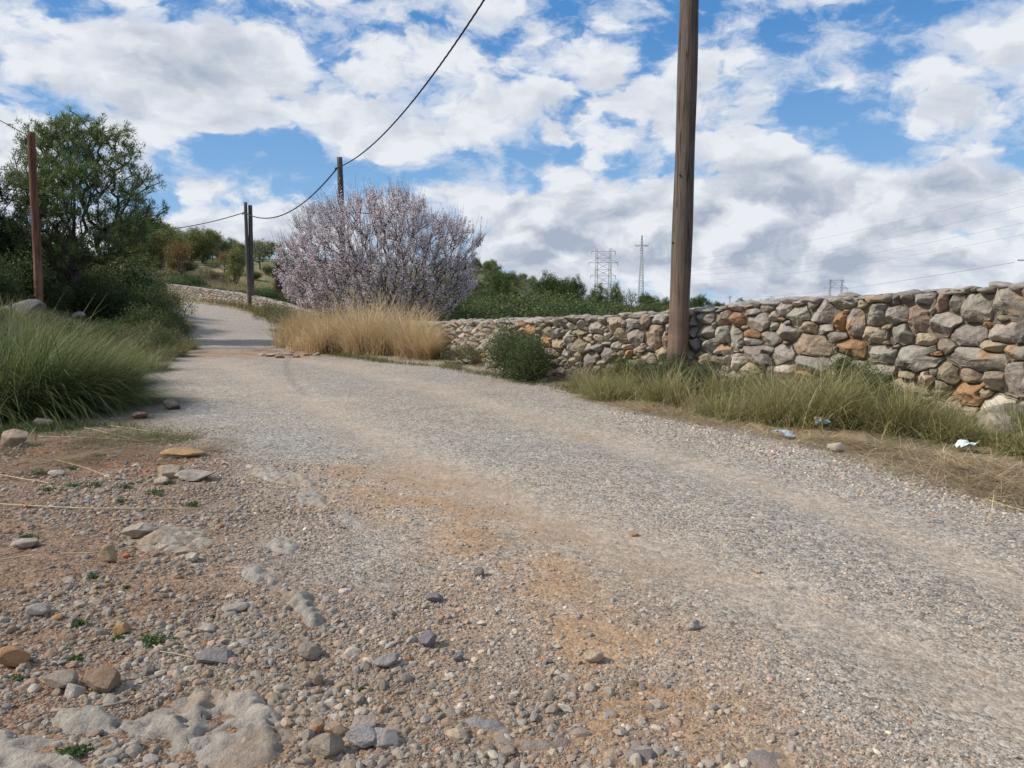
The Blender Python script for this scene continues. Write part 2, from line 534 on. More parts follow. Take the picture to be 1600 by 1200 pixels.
def build_ground():
    th = np.concatenate([np.linspace(-48, 48, 860), np.linspace(52, 308, 60)]) * np.pi / 180
    r = np.concatenate([[0.0001], np.linspace(.5, 1.6, 5), np.geomspace(1.75, 13, 430), np.geomspace(13.1, 90, 240), np.geomspace(93, 7000, 70)])
    R, T = np.meshgrid(r, th, indexing='ij')
    x, y = R * np.sin(T), R * np.cos(T)
    z_ = zones(x, y)
    z = ground_z(x, y, z_)
    G = lambda a: z_[a][..., None]
    C = lambda *c: np.array(c)[None, None, :]
    n1, n2, n3 = G('n1'), G('n2'), G('n3')
    col = C(.40, .365, .32) * (1 + .12 * n1)
    col = col + (C(.37, .355, .33) - col) * np.clip(.5 + n2 * 1.5, 0, 1)
    mix = lambda a, b, w: a + (b - a) * np.clip(w, 0, 1)
    col = mix(col, C(.47, .41, .345), G('track') * .8)
    col = mix(col, C(.25, .165, .108), G('rough') * .92)
    col = mix(col, C(.43, .295, .185), G('brown') * .95)
    col = mix(col, C(.30, .165, .10), G('red') * .85)
    col = mix(col, C(.38, .30, .22), G('berm') * .1)
    # rusty soil where the track crosses the patch at mid distance
    yy = y[..., None]; xx = x[..., None]
    band = np.exp(-((yy - 20.5 - .1 * (xx + 7)) / 1.7) ** 2) * sst(-xx, 1.5, 4.5)
    col = mix(col, C(.40, .29, .19), band * .75)
    col = mix(col, C(.20, .105, .065), G('patch') * .75 * sst(n3 + n1, -.3, .25))
    band2 = sst(yy, 22, 26) * (1 - sst(yy, 50, 70))
    col = mix(col, C(.42, .385, .345), band2 * .7)
    dark = np.exp(-((yy - 32) / 2.0) ** 2)
    col = mix(col, C(.33, .31, .29), dark * .4)
    verge = C(.31, .24, .155) * (1 + .35 * n3)
    green = C(.075, .090, .035)
    vv = mix(verge, green, sst(n1 + .3 * n3, .0, .5) * .7)
    col = mix(col, vv, G('right'))
    farL = G('left') * (1 - G('rough')) * sst(yy, 6.5, 9)
    col = mix(col, mix(C(.11, .10, .055), C(.06, .075, .03), sst(n1, -.3, .4)), farL)
    lg = G('left') * G('rough') * sst(n3 + n1, .05, .5) * sst(yy, 4.0, 6.5)
    col = mix(col, C(.085, .095, .045), lg * .8)
    # hill field and the country beyond
    hill = sst(yy, 45, 60) * np.maximum(G('right'), G('left'))
    fld = mix(C(.30, .235, .14), C(.15, .15, .065), sst(n2 * 1.3 + .5 * n1, -.2, .4))
    fld = mix(fld, C(.12, .135, .055), sst(yy, 95, 150))
    col = mix(col, fld, hill)
    col = np.clip(col * (.86 + .14 * zz_far(yy)) * C(1.0, .93, .835), .02, .8)
    behind = sst(np.abs(T), 0.85, 1.0)[..., None]
    grav = np.clip(1 - z_['right'] * .5 - .45 * z_['track'] - .5 * z_['brown'] - z_['left'] * (y > 8), .12, 1)
    nr, nt = R.shape
    V = np.stack([x, y, z], -1).reshape(-1, 3)
    i, j = np.meshgrid(np.arange(nr - 1), np.arange(nt), indexing='ij')
    j2 = (j + 1) % nt
    Fc = np.stack([i * nt + j, i * nt + j2, (i + 1) * nt + j2, (i + 1) * nt + j], -1).reshape(-1, 4)[:, ::-1]
    o = mesh('ground', V, Fc, M['ground'], col=col.reshape(-1, 3), smooth=True, attrs={'grav': grav.ravel()})
    tag(o, 'gravel track, stony margins and fields as one sheet of land', kind='structure')


build_ground()

# ------------------------------------------------------------------ loose gravel
PAL = np.array([(.40, .385, .36), (.33, .32, .305), (.26, .265, .27), (.17, .185, .205), (.44, .37, .29), (.39, .29, .21), (.36, .20, .11), (.55, .53, .49), (.42, .32, .27), (.30, .25, .2)])


def pal(n, rng, w, jit=.18):
    w = np.array(w, float); w /= w.sum()
    c = PAL[rng.choice(len(PAL), n, p=w)]
    return np.clip(np.array([1.18, 1.09, .975]) * c * (1 + jit * rng.normal(size=(n, 1))) * (1 + .015 * rng.normal(size=(n, 3))), .03, .8)


def stone_group():
    ng = bpy.data.node_groups.new('scatter_stones', 'GeometryNodeTree')
    ng.interface.new_socket('Geometry', in_out='INPUT', socket_type='NodeSocketGeometry')
    ng.interface.new_socket('Geometry', in_out='OUTPUT', socket_type='NodeSocketGeometry')
    N, L = ng.nodes, ng.links
    gi, go = N.new('NodeGroupInput'), N.new('NodeGroupOutput')
    g2i = N.new('GeometryNodeGeometryToInstance')
    def vmath(op, a, b):
        v = N.new('ShaderNodeVectorMath'); v.operation = op
        for s, q in zip(v.inputs, (a, b)):
            if isinstance(q, bpy.types.NodeSocket): L.new(q, s)
            elif q is not None: s.default_value = q
        return v.outputs[0]
    for k in range(10):
        ico = N.new('GeometryNodeMeshIcoSphere'); ico.inputs['Radius'].default_value = 1.0
        rounded = k % 5 == 0
        ico.inputs['Subdivisions'].default_value = 3 if rounded else 2
        pos = N.new('GeometryNodeInputPosition').outputs[0]
        nz = N.new('ShaderNodeTexNoise'); nz.noise_dimensions = '4D'
        L.new(pos, nz.inputs['Vector']); nz.inputs['W'].default_value = k * 7.7
        nz.inputs['Scale'].default_value = .85 if rounded else 2.4; nz.inputs['Detail'].default_value = 1.5
        sub = vmath('SUBTRACT', nz.outputs['Color'], (.5, .5, .5))
        mul = vmath('MULTIPLY', sub, (1.7, 1.7, 1.7) if rounded else (1.3, 1.3, 1.3))
        sp = N.new('GeometryNodeSetPosition'); L.new(ico.outputs[0], sp.inputs[0]); L.new(mul, sp.inputs['Offset'])
        geo = sp.outputs[0]
        if not rounded:
            ch = N.new('GeometryNodeConvexHull'); L.new(geo, ch.inputs[0]); geo = ch.outputs[0]
        ss = N.new('GeometryNodeSetShadeSmooth'); L.new(geo, ss.inputs[0]); ss.inputs['Shade Smooth'].default_value = rounded
        sm = N.new('GeometryNodeSetMaterial'); L.new(ss.outputs[0], sm.inputs[0]); sm.inputs['Material'].default_value = M['gravel']
        L.new(sm.outputs[0], g2i.inputs[0])
    iop = N.new('GeometryNodeInstanceOnPoints')
    m2p = N.new('GeometryNodeMeshToPoints'); L.new(gi.outputs[0], m2p.inputs[0])
    L.new(m2p.outputs[0], iop.inputs['Points']); L.new(g2i.outputs[0], iop.inputs['Instance'])
    iop.inputs['Pick Instance'].default_value = True
    def named(nm, dt):
        a = N.new('GeometryNodeInputNamedAttribute'); a.data_type = dt; a.inputs[0].default_value = nm; return a.outputs[0]
    L.new(named('kindof', 'INT'), iop.inputs['Instance Index'])
    e2r = N.new('FunctionNodeEulerToRotation'); L.new(named('rot', 'FLOAT_VECTOR'), e2r.inputs[0])
    L.new(e2r.outputs[0], iop.inputs['Rotation'])
    L.new(named('size', 'FLOAT_VECTOR'), iop.inputs['Scale'])
    L.new(iop.outputs[0], go.inputs[0])
    return ng


STONES = None


def scatter(name, P, S, R, C, K, label):
    global STONES
    if STONES is None: STONES = stone_group()
    me = bpy.data.meshes.new(name); n = len(P)
    me.vertices.add(n); me.vertices.foreach_set('co', P.astype(np.float32).ravel())
    for nm, ty, fld, arr in (('size', 'FLOAT_VECTOR', 'vector', S), ('rot', 'FLOAT_VECTOR', 'vector', R)):
        me.attributes.new(nm, ty, 'POINT').data.foreach_set(fld, arr.astype(np.float32).ravel())
    me.attributes.new('kindof', 'INT', 'POINT').data.foreach_set('value', K.astype(np.int32))
    c = np.ones((n, 4), np.float32); c[:, :3] = C
    me.attributes.new('Col', 'FLOAT_COLOR', 'POINT').data.foreach_set('color', c.ravel())
    me.materials.append(M['gravel'])
    o = bpy.data.objects.new(name, me); SC.collection.objects.link(o)
    md = o.modifiers.new('scatter', 'NODES'); md.node_group = STONES
    tag(o, label, kind='stuff')


LEDGES = []


def in_poly(X, Y, Q):
    ins = np.zeros(np.shape(X), bool)
    for i in range(len(Q)):
        (ax, ay), (bx, by) = Q[i], Q[(i + 1) % len(Q)]
        ins ^= ((ay > Y) != (by > Y)) & (X < (bx - ax) * (Y - ay) / (by - ay + 1e-12) + ax)
    return ins


def build_gravel():
    rng = np.random.default_rng(3)
    n = 420000
    u = rng.uniform(1 / 26., 1 / 1.75, n); r = 1 / u
    t = rng.uniform(-.80, .80, n)
    x, y = r * np.sin(t), r * np.cos(t)
    floor = .00105 * r
    s = floor * rng.uniform(0, 1, n) ** (-1 / 2.3)
    z = zones(x, y)
    smax = .0075 + .016 * z['rough'] + .008 * z['berm'] - .003 * z['track'] + z['brown'] * .008 + .014 * (rng.random(n) < .03) * (.3 + z['rough'])
    keep = (s < smax)
    dens = .40 + .26 * z['rough'] + .6 * z['berm'] - .56 * z['track'] - .36 * z['brown'] - .35 * z['red']
    dens = dens * (1 - .62 * z['rough'] * (1 - sst(z['n3'] + .8 * z['n1'], -.35, .15)))
    dens = dens * (1 - .93 * z['right']) * (1 - .9 * z['left'] * (y > 6.8)) * (.75 + 1.5 * z['n1'] + .5 * z['n3'])
    keep &= rng.random(n) < np.clip(dens, .03, 1)
    for L_ in LEDGES:                                         # little lies on the bare bedrock
        ins = in_poly(x, y, L_)
        keep &= ~(ins & (rng.random(n) < .93))
    x, y, s = x[keep], y[keep], s[keep]
    rough, berm, brown = z['rough'][keep], z['berm'][keep], z['brown'][keep]
    n = len(x)
    C = pal(n, rng, [6, 6, 3, 1.4, 3, 1.5, .3, 1.0, 1, 1.2])
    C2 = pal(n, rng, [6, 5, 3, 1.2, 3.4, 1.6, .6, 1.3, 1.2, 2.6], .17) * np.array([.77, .77, .76])
    C3 = pal(n, rng, [6, 5, 5, 1.0, 2, 1, .1, 2.0, .6, .5])
    C = np.where((rng.random(n) < rough)[:, None], C2, C)
    C = np.where((rng.random(n) < berm)[:, None], C3, C)
    dust = (.12 + .25 * rough + .25 * brown)[:, None] * rng.uniform(.3, 1.3, (n, 1))
    C = C + (np.array([.25, .185, .13]) - C) * np.clip(dust, 0, .7)
    small = s < .006
    C = np.where((small & (rng.random(n) < brown * .7))[:, None], np.array([.34, .23, .15]) * (1 + .2 * rng.normal(size=(n, 1))), C)
    P = np.stack([x, y, ground_z(x, y)], 1)
    S = s[:, None] * np.stack([rng.uniform(.85, 1.5, n), rng.uniform(.7, 1.1, n), rng.uniform(.4, .8, n)], 1)
    P[:, 2] += S[:, 2] * rng.uniform(-.15, .5, n)
    R = np.stack([rng.normal(0, .25, n), rng.normal(0, .25, n), rng.uniform(0, 6.28, n)], 1)
    scatter('gravel', P, S, R, np.clip(C, .03, .8), rng.integers(0, 10, n), 'loose grey and tan gravel strewn over the track and its stony margin')
    print('gravel', n)


# ------------------------------------------------------------------ rocks
def ico(sub):
    bm = bmesh.new(); bmesh.ops.create_icosphere(bm, subdivisions=sub, radius=1.0)
    V = np.array([v.co[:] for v in bm.verts]); Fc = np.array([[v.index for v in f.verts] for f in bm.faces]); bm.free()
    return V, Fc


ICO = {k: ico(k) for k in (2, 3, 4, 5)}


def rock_shape(rng, size, sub=4, planes=12, rough=.10, flat=1.0):
    V, Fc = ICO[sub]; V = V.copy()
    for _ in range(planes):
        n = rng.normal(size=3); n /= np.linalg.norm(n); d = rng.uniform(.55, .85)
        e = V @ n - d; V -= np.maximum(e, 0)[:, None] * n * .94
    o = rng.uniform(-50, 50, 3)
    V = V * (1 + rough * fbm(V[:, 0] * 1.6 + o[0], V[:, 1] * 1.6 + o[1], V[:, 2] * 1.6 + o[2], oct=5, rough=.6)[:, None] * 1.6)
    V = V * np.array(size) * np.array([1, 1, flat])
    return V, Fc


def rot_z(V, a):
    c, s = math.cos(a), math.sin(a)
    return V @ np.array([[c, s, 0], [-s, c, 0], [0, 0, 1]])


def rock(name, px, py, wpx, hpx, label, cat='rock', col=(.36, .34, .31), depth=.8, seed=0, sub=4, rough=.1, group=None, planes=12, sink=.3, yaw=None):
    """a loose stone resting where the photo shows it; sizes in photo pixels are turned into metres at its distance"""
    rng = np.random.default_rng(seed + 100)
    g = ground(px, py + hpx * .45); d = math.hypot(g[0], g[1])
    k = math.hypot(d, CAMH - g[2]) / F
    w, h = wpx * k / 2, hpx * k / 2
    if d < 7: h *= .85; w *= .92; col = tuple(np.array(col) * .8 + np.array([.30, .225, .16]) * .2)
    V, Fc = rock_shape(rng, (w * 1.12, w * depth * 1.1, h * 1.25), sub, planes, rough)
    V = rot_z(V, rng.uniform(-.35, .35) if yaw is None else yaw)
    C = np.array(col) * np.array([1.06, 1.0, .93]) * (1 + .12 * fbm(V[:, 0] / w, V[:, 1] / w, V[:, 2] / w, seed=seed))[:, None]
    o = mesh(name, V, Fc, M['rock'], col=C, smooth=True)
    o.location = (g[0], g[1] + w * depth * .5, gz(g[0], g[1] + w * depth * .5) - V[:, 2].min() - sink * h * 2)
    tag(o, label, cat, group)
    return o


def ledge(name, outline, H, label, col=(.34, .33, .31), seed=0, edge=.10, rough=.05, res=.010, group=None):
    """bedrock breaking through the ground, inside an outline given in photo pixels"""
    P = np.array(gxy(outline)); n = len(P)
    Q = []
    for i in range(n):                                      # round the outline
        a, b, c, d = P[i - 1], P[i], P[(i + 1) % n], P[(i + 2) % n]
        for t in (0, .25, .5, .75):
            Q.append(.5 * (2 * b + (c - a) * t + (2 * a - 5 * b + 4 * c - d) * t * t + (3 * b - a - 3 * c + d) * t ** 3))
    Q = np.array(Q)
    x0, y0 = Q.min(0) - .1; x1, y1 = Q.max(0) + .1
    res = max(res, math.sqrt((x1 - x0) * (y1 - y0) / 26000))
    xs, ys = np.arange(x0, x1, res), np.arange(y0, y1, res)
    X, Y = np.meshgrid(xs, ys, indexing='ij')
    D = seg_dist(X, Y, [tuple(q) for q in Q] + [tuple(Q[0])])
    ins = in_poly(X, Y, Q); LEDGES.append(Q)
    fine = fbm(X * 24, Y * 24, seed=seed + 31, oct=4, rough=.65); rd2 = 1 - np.abs(fbm(X * 11 - Y * 3, Y * 13, seed=seed + 33, oct=4)) * 2.4
    S = np.where(ins, D, -D) + .028 * fbm(X * 9, Y * 9, seed=seed + 3, oct=4)
    o1 = fbm(X * 3.5, Y * 3.5, seed=seed, oct=5, rough=.55)
    rid = 1 - np.abs(fbm(X * 5 + Y * 2, Y * 5, seed=seed + 8, oct=5)) * 2
    pits = np.clip(fbm(X * 16, Y * 16, seed=seed + 11, oct=3) - .25, 0, 1)
    Z = H * (1 - np.exp(-np.maximum(S, 0) / edge)) * (1 + .7 * o1) + rough * (rid - .55) * np.clip(S / edge, 0, 1) - .05 * pits * np.clip(S / edge, 0, 1)
    st = H * .22; Z = Z * .75 + .25 * (np.floor(Z / st) + sst(Z / st % 1, .25, .75)) * st        # bedding steps
    Z = Z + (H * .42 * fine + H * .5 * np.minimum(rd2 - .5, .25)) * np.clip(S / edge, 0, 1)
    Z = Z - H * .5 * np.exp(-(fbm(X * 5 + 9, Y * 6 - 4, seed=seed + 41, oct=4) / .03) ** 2) * np.clip(S / edge, 0, 1)
    Z = Z + np.where(S < 0, S * 1.2, 0)
    keep = S > -.06
    idx = -np.ones(X.shape, int); idx[keep] = np.arange(keep.sum())
    V = np.stack([X, Y, Z + ground_z(X, Y) - .012], -1)[keep]
    q = np.stack([idx[:-1, :-1], idx[1:, :-1], idx[1:, 1:], idx[:-1, 1:]], -1).reshape(-1, 4)
    q = q[(q >= 0).all(1)]
    dirt = sst(fbm(X * 4, Y * 4, seed=seed + 21, oct=4), .10, .35)[keep][:, None]
    C = np.array(col) * (1 + .14 * fbm(X * 2.5, Y * 2.5, seed=seed + 5))[keep][:, None]
    C = C * np.array([1.16, 1.08, .98]) * (1 + .22 * np.clip(fine, -1, 1)[keep][:, None])
    C = C + (np.array([.36, .25, .16]) - C) * dirt * .5
    c0 = V.mean(0); c0[2] = V[:, 2].min()
    o = mesh(name, V - c0, q, M['rock'], col=C, smooth=True); o.location = c0
    return tag(o, label, 'bedrock', group)


ledge('rock_outcrop', [(70, 1120), (140, 1105), (200, 1115), (260, 1085), (330, 1070), (400, 1078), (425, 1110), (462, 1150), (455, 1190), (400, 1215), (330, 1205), (250, 1190), (180, 1160), (110, 1150)],
      .040, 'broad lumpy grey rock outcrop at the bottom left edge of the stony ground', seed=1, edge=.035, rough=.035, col=(.37, .355, .33))
ledge('rock_outcrop', [(-40, 1150), (30, 1128), (85, 1145), (130, 1180), (150, 1240), (60, 1260), (-60, 1250)], .036,
      'low pale grey rock outcrop in the bottom left corner, beside the broader one', seed=2, edge=.035, rough=.03, col=(.39, .37, .34))
ledge('rock_outcrop', [(378, 895), (410, 893), (455, 915), (500, 942), (512, 975), (480, 985), (455, 960), (420, 930), (385, 915)], .045,
      'long narrow grey rock rib running diagonally through the left gravel', seed=3, edge=.04, rough=.02)
ledge('rock_outcrop', [(720, 1128), (760, 1118), (800, 1140), (850, 1152), (905, 1150), (900, 1160), (830, 1170), (770, 1165), (735, 1150)], .03,
      'curved blue grey rock edge showing in the brown dirt at the bottom centre', seed=4, edge=.03, rough=.015, col=(.30, .31, .33))
ledge('rock_outcrop', [(918, 1130), (955, 1100), (985, 1098), (985, 1112), (945, 1138), (925, 1142)], .028,
      'short slanting blue grey rock sliver in the brown dirt right of the curved edge', seed=5, edge=.03, rough=.01, col=(.29, .30, .33))
ledge('rock_outcrop', [(1165, 1172), (1200, 1160), (1240, 1175), (1235, 1205), (1190, 1210)], .022, 'small dark flat rock at the bottom edge right of the brown dirt', seed=6, edge=.03, rough=.01, col=(.25, .26, .29))
ledge('rock_outcrop', [(385, 728), (430, 735), (490, 745), (495, 760), (440, 757), (390, 745)], .035, 'pale flat rock slab at the left edge of the track beyond the others', seed=7, edge=.05, rough=.02, col=(.40, .38, .35))
ledge('rock_outcrop', [(520, 808), (560, 805), (600, 822), (625, 838), (590, 835), (545, 825)], .03, 'thin grey rock ridge beside the brown patch of dirt', seed=8, edge=.04, rough=.02)
ledge('rock_outcrop', [(405, 845), (450, 838), (470, 855), (455, 875), (415, 862)], .03, 'rounded grey rock hump just behind the long narrow rib', seed=9, edge=.04, rough=.02)
ledge('rock_outcrop', [(460, 770), (500, 765), (515, 785), (500, 800), (470, 790)], .03, 'small brown grey rock hump between the pale slab and the thin ridge', seed=12, edge=.04, rough=.02)
ledge('rock_outcrop', [(195, 830), (240, 820), (300, 825), (345, 835), (330, 850), (260, 862), (210, 855)], .035, 'worn tan grey rock slab level with the left gravel', seed=10, edge=.06, rough=.025, col=(.37, .34, .29))
ledge('rock_outcrop', [(555, 920), (590, 912), (625, 915), (610, 928), (575, 938)], .02, 'small smooth grey rock patch left of the dark blue stones', seed=11, edge=.04, rough=.01)

build_gravel()
T_, O_, G_, W_, Bl = (.40, .33, .25), (.40, .25, .14), (.36, .35, .33), (.52, .50, .46), (.19, .21, .25)
for a in [(928, 1025, 30, 24, 'flat round cream stone lying alone on the brown dirt', (.50, .43, .32)),
          (667, 1002, 36, 24, 'largest dark blue pebble on the brown dirt', Bl),
          (680, 940, 28, 16, 'flat dark blue pebble behind the largest blue one', Bl),
          (715, 1028, 20, 16, 'small blue grey pebble right of the largest dark blue pebble', (.23, .25, .29)),
          (1084, 980, 20, 16, 'pale grey angular pebble lying alone on the fine gravel', (.46, .45, .44)),
          (748, 897, 20, 14, 'dark grey pebble on the edge of the gravel above the brown dirt', (.22, .22, .23)),
          (170, 875, 24, 28, 'upright tan stone standing beside a straw stalk', (.45, .36, .22)),
          (197, 870, 14, 10, 'small bright red brick chip right of the upright tan stone', (.55, .17, .09)),
          (243, 1067, 1, 1, '', G_),
          (154, 1063, 58, 30, 'brown lumpy stone resting behind the bottom left outcrop', (.27, .20, .14)),
          (111, 1076, 30, 22, 'smooth near white stone left of the brown lumpy stone', W_),
          (90, 1062, 44, 24, 'grey tan stone left of the smooth white stone', (.34, .31, .27)),
          (12, 1030, 44, 28, 'square orange brown stone cut by the left edge', (.45, .26, .13)),
          (187, 978, 26, 18, 'orange tan stone among green sprigs in the left gravel', (.50, .30, .14)),
          (35, 852, 38, 14, 'pale flat stone near the left edge behind the gravel', (.47, .43, .38)),
          (18, 688, 36, 24, 'pinkish boulder by the left edge under the grass tussock', (.45, .35, .27)),
          (62, 664, 26, 10, 'small flat stone behind the pinkish boulder', (.42, .35, .28)),
          (85, 742, 26, 14, 'white angular stone on the reddish soil', W_),
          (265, 632, 28, 18, 'dark round stone at the right foot of the grass tussock', (.17, .15, .13)),
          (218, 650, 24, 10, 'brown stone hidden at the right end of the tussock', (.25, .18, .13)),
          (262, 742, 50, 24, 'knobbly tan stone at the edge of the grassy margin', (.42, .36, .28)),
          (250, 757, 24, 12, 'small cream stone in front of the knobbly tan stone', (.52, .47, .38)),
          (300, 750, 54, 16, 'low grey stone right of the knobbly tan stone', (.42, .40, .37)),
          (282, 712, 60, 12, 'ochre stone sunk in the margin above the knobbly tan stone', (.42, .28, .14)),
          (1308, 702, 26, 20, 'pale angular stone at the gravel edge below the wrappers', (.55, .51, .45)),
          (1556, 686, 66, 36, 'large pale boulder lying at the foot of the wall', (.38, .35, .29)),
          (1580, 668, 70, 44, 'grey boulder against the wall at the right edge', (.37, .345, .30)),
          (213, 832, 50, 20, 'pale rounded stone at the left end of the tan slab', (.45, .42, .37)),
          (285, 868, 40, 18, 'tan grey stone between the slab and the long rock rib', (.40, .36, .30)),
          (300, 880, 22, 14, 'white stone in front of the tan grey stone', W_),
          (600, 1167, 46, 26, 'angular grey stone in the gravel near the bottom edge', (.38, .39, .39)),
          (563, 1166, 50, 28, 'rounded blue grey stone left of the angular one', (.33, .35, .37)),
          (565, 1143, 42, 22, 'rounded pinkish grey stone behind the blue grey one', (.40, .36, .33)),
          (505, 1180, 54, 32, 'big rounded brown grey stone at the bottom edge right of the outcrop', (.33, .30, .25)),
          (525, 1150, 36, 26, 'tan and orange stone behind the big rounded brown grey stone', (.42, .32, .23)),
          (485, 1015, 40, 34, 'blocky grey brown stone in front of the long rock rib', (.35, .32, .28)),
          (493, 1063, 28, 22, 'squat tan brown stone in the gravel below the blocky one', (.38, .32, .26)),
          (335, 1027, 56, 20, 'long dark grey stone lying right of a white twig', (.24, .25, .28)),
          (367, 950, 34, 18, 'pale stone left of the long rock rib', (.46, .44, .40)),
          (605, 1040, 42, 16, 'wedge shaped grey stone sunk in the brown soil', (.35, .36, .37)),
          (322, 978, 28, 16, 'pale round stone between the green sprigs and the rock rib', (.45, .43, .40)),
          (55, 960, 32, 14, 'grey stone pair end in the far left gravel', (.40, .40, .39)),
          (990, 832, 16, 8, 'small orange tan chip lying alone on the track', (.46, .33, .18)),
          (1185, 890, 14, 9, 'small cream stone alone on the right half of the track', (.55, .47, .34)),
          (38, 480, 44, 24, 'grey boulder on the bank under the rusty pole', (.18, .18, .185)),
          (4, 488, 36, 18, 'grey boulder at the left edge of the bank', (.18, .18, .18)),
          (120, 492, 18, 10, 'small grey boulder in the grass right of the rusty pole', (.27, .27, .27)),
          ]:
    px, py, w, h, lab, c = a
    if w < 2: continue
    if 'pair end' in lab: lab = 'light grey flat stone lying in the gravel near the left edge'
    big = w >= 50
    rock('boulder' if 'boulder' in lab else 'stone', px, py, w, h, lab, 'boulder' if 'boulder' in lab else 'stone', c, seed=int(px * 7 + py), sub=5 if big else 4, rough=.10 if big else .05,
         planes=14, sink=.12 if h < w * .9 and 'flat' not in lab else .03, depth=.75)


# ------------------------------------------------------------------ dry stone walls
def wall(name, pts, heights, hand, label, seed, amin, amax, ang=44, rings=(0, .2, .4, .58, .74, .86, .94, .985, 1.0), dist_scale=1.0, cap=True, thick=.55, tint=None):
    rng = np.random.default_rng(seed)
    pts = np.array(pts); hs = np.array(heights, float)
    # smooth the line
    for _ in range(3):
        a = pts[:-1] * .75 + pts[1:] * .25; b = pts[:-1] * .25 + pts[1:] * .75
        ha = hs[:-1] * .75 + hs[1:] * .25; hb = hs[:-1] * .25 + hs[1:] * .75
        pts = np.concatenate([pts[:1], np.stack([a, b], 1).reshape(-1, 2), pts[-1:]])
        hs = np.concatenate([hs[:1], np.stack([ha, hb], 1).ravel(), hs[-1:]])
    seg = np.linalg.norm(np.diff(pts, axis=0), axis=1); U = np.concatenate([[0], np.cumsum(seg)]); L = U[-1]
    P = lambda u: np.stack([np.interp(u, U, pts[:, 0]), np.interp(u, U, pts[:, 1])], -1)
    Hh = lambda u: np.interp(u, U, hs) + .035 * fbm(np.asarray(u) * 1.6, np.asarray(u) * 0 + seed, seed=2, oct=3)
    def Tn(u):
        d = P(np.asarray(u) + .15) - P(np.asarray(u) - .15)
        return d / np.maximum(np.linalg.norm(d, axis=-1, keepdims=True), 1e-6)
    def Nn(u):                                              # outward, to the track side (left when walking away)
        t = Tn(u); return np.stack([-t[..., 1], t[..., 0]], -1)
    zb_ = lambda u: base_z(P(u)[..., 0], P(u)[..., 1])
    # seeds
    S = []
    for (px, py, a, b, kind) in hand:
        r = ray(px, py); best = None
        for u in np.linspace(0, L, int(L * 60)):
            p = P(u); t = p[1] / r[1]
            e = abs(t * r[0] - p[0])
            if best is None or e < best[0]: best = (e, u, CAMH + t * r[2], t)
        e, u, z, t = best
        tn = Tn(np.array(u)); fore = abs(tn[0] - tn[1] * (px - 800) / F)        # how far the wall is turned away
        k = t / F
        if e < .2: S.append((u, z - float(zb_(np.array(u))), a * k / max(fore, .25), b * k, kind))
    umax_hand = max([s[0] for s in S], default=0)
    tries = int(L * 1.3 / (amin * amax) * 14)
    S = [(*s, rng.normal(0, .28), rng.uniform(2.2, 4.5)) for s in S]
    SA = [[*s[:4], s[5], s[6]] for s in S]
    arr = np.array(SA) if SA else np.zeros((0, 6))
    for stage in range(3):
        f = (1.0, .72, .45)[stage]
        for _ in range(tries):
            u = rng.uniform(0, L); v = rng.uniform(0, float(Hh(u)) - .02)
            b = rng.uniform(amin, amax) * .62 * f; a = b * rng.uniform(1.0, 2.1)
            if len(arr):
                w = arr[np.abs(arr[:, 0] - u) < .8]
                if len(w) and np.any(((w[:, 0] - u) / ((w[:, 2] + a) * .93)) ** 2 + ((w[:, 1] - v) / ((w[:, 3] + b) * .93)) ** 2 < 1): continue
            ro, pw = rng.normal(0, .38), rng.uniform(2.0, 5.0)
            arr = np.vstack([arr, [u, v, a, b, ro, pw]])
            q = rng.random()
            S.append((u, v, a, b, 'o' if q < .035 else 'n' if q < .10 else 't' if q < .38 else 'g', ro, pw))
    A = arr
    th = np.arange(ang) / ang * 2 * np.pi; ct, st = np.cos(th), np.sin(th)
    rr = np.linspace(.25, 1.85, 60)
    Vs, Fs, Cs = [], [], []; off = 0
    K = len(rings)
    i = np.arange(ang); j = (i + 1) % ang
    fq = np.concatenate([np.stack([i + k * ang, j + k * ang, j + (k + 1) * ang, i + (k + 1) * ang], 1) for k in range(1, K - 1)])
    ft = np.stack([np.full(ang, 0), i + ang, j + ang, j + ang], 1)           # fan (degenerate quads dropped below)
    quads, tris = [], []
    colmap = dict(g=(.335, .30, .25), t=(.41, .335, .235), o=(.42, .25, .135), n=(.31, .235, .175), w=(.55, .49, .40), b=(.31, .285, .255))
    for n, s in enumerate(S):
        u, v, a, b, kind, ro, pw = s
        near = A[(np.abs(A[:, 0] - u) < 1.0)]
        near = near[(np.abs(near[:, 0] - u) + np.abs(near[:, 1] - v)) > 1e-6]
        du = ct[:, None] * rr[None] * a; dv = st[:, None] * rr[None] * b
        wx = .016 * vn((u + du) * 9, (v + dv) * 9, seed=seed + 1); wy = .012 * vn((u + du) * 9, (v + dv) * 9, seed=seed + 2)
        X, Y = u + du + wx, v + dv + wy
        def met(u_, v_, a_, b_, ro_, pw_):
            dx, dy = X - u_, Y - v_; c_, s_ = math.cos(ro_), math.sin(ro_)
            return (np.abs((dx * c_ + dy * s_) / a_) ** pw_ + np.abs((-dx * s_ + dy * c_) / b_) ** pw_) ** (1 / pw_)
        own = met(u, v, a, b, ro, pw)
        oth = np.full(own.shape, 9.)
        for w in near:
            oth = np.minimum(oth, met(*w))
        ok = (own < oth - .012) & (own < 1.7)
        ok &= (Y < Hh(u + du) - .0) & (Y > -.12)
        first = np.argmin(np.concatenate([ok, np.zeros((ang, 1), bool)], 1), 1)
        R = rr[np.clip(first - 1, 0, len(rr) - 1)]
        R = np.where(first == 0, .22, R)
        R = .96 * R + .02 * (np.roll(R, 1) + np.roll(R, -1))
        gap = .006 + .004 * rng.random()
        t = np.array(rings)[:, None]
        sc = R[None] - gap / math.sqrt(a * b)
        ruv_u = u + ct[None] * a * sc * t; ruv_v = v + st[None] * b * sc * t
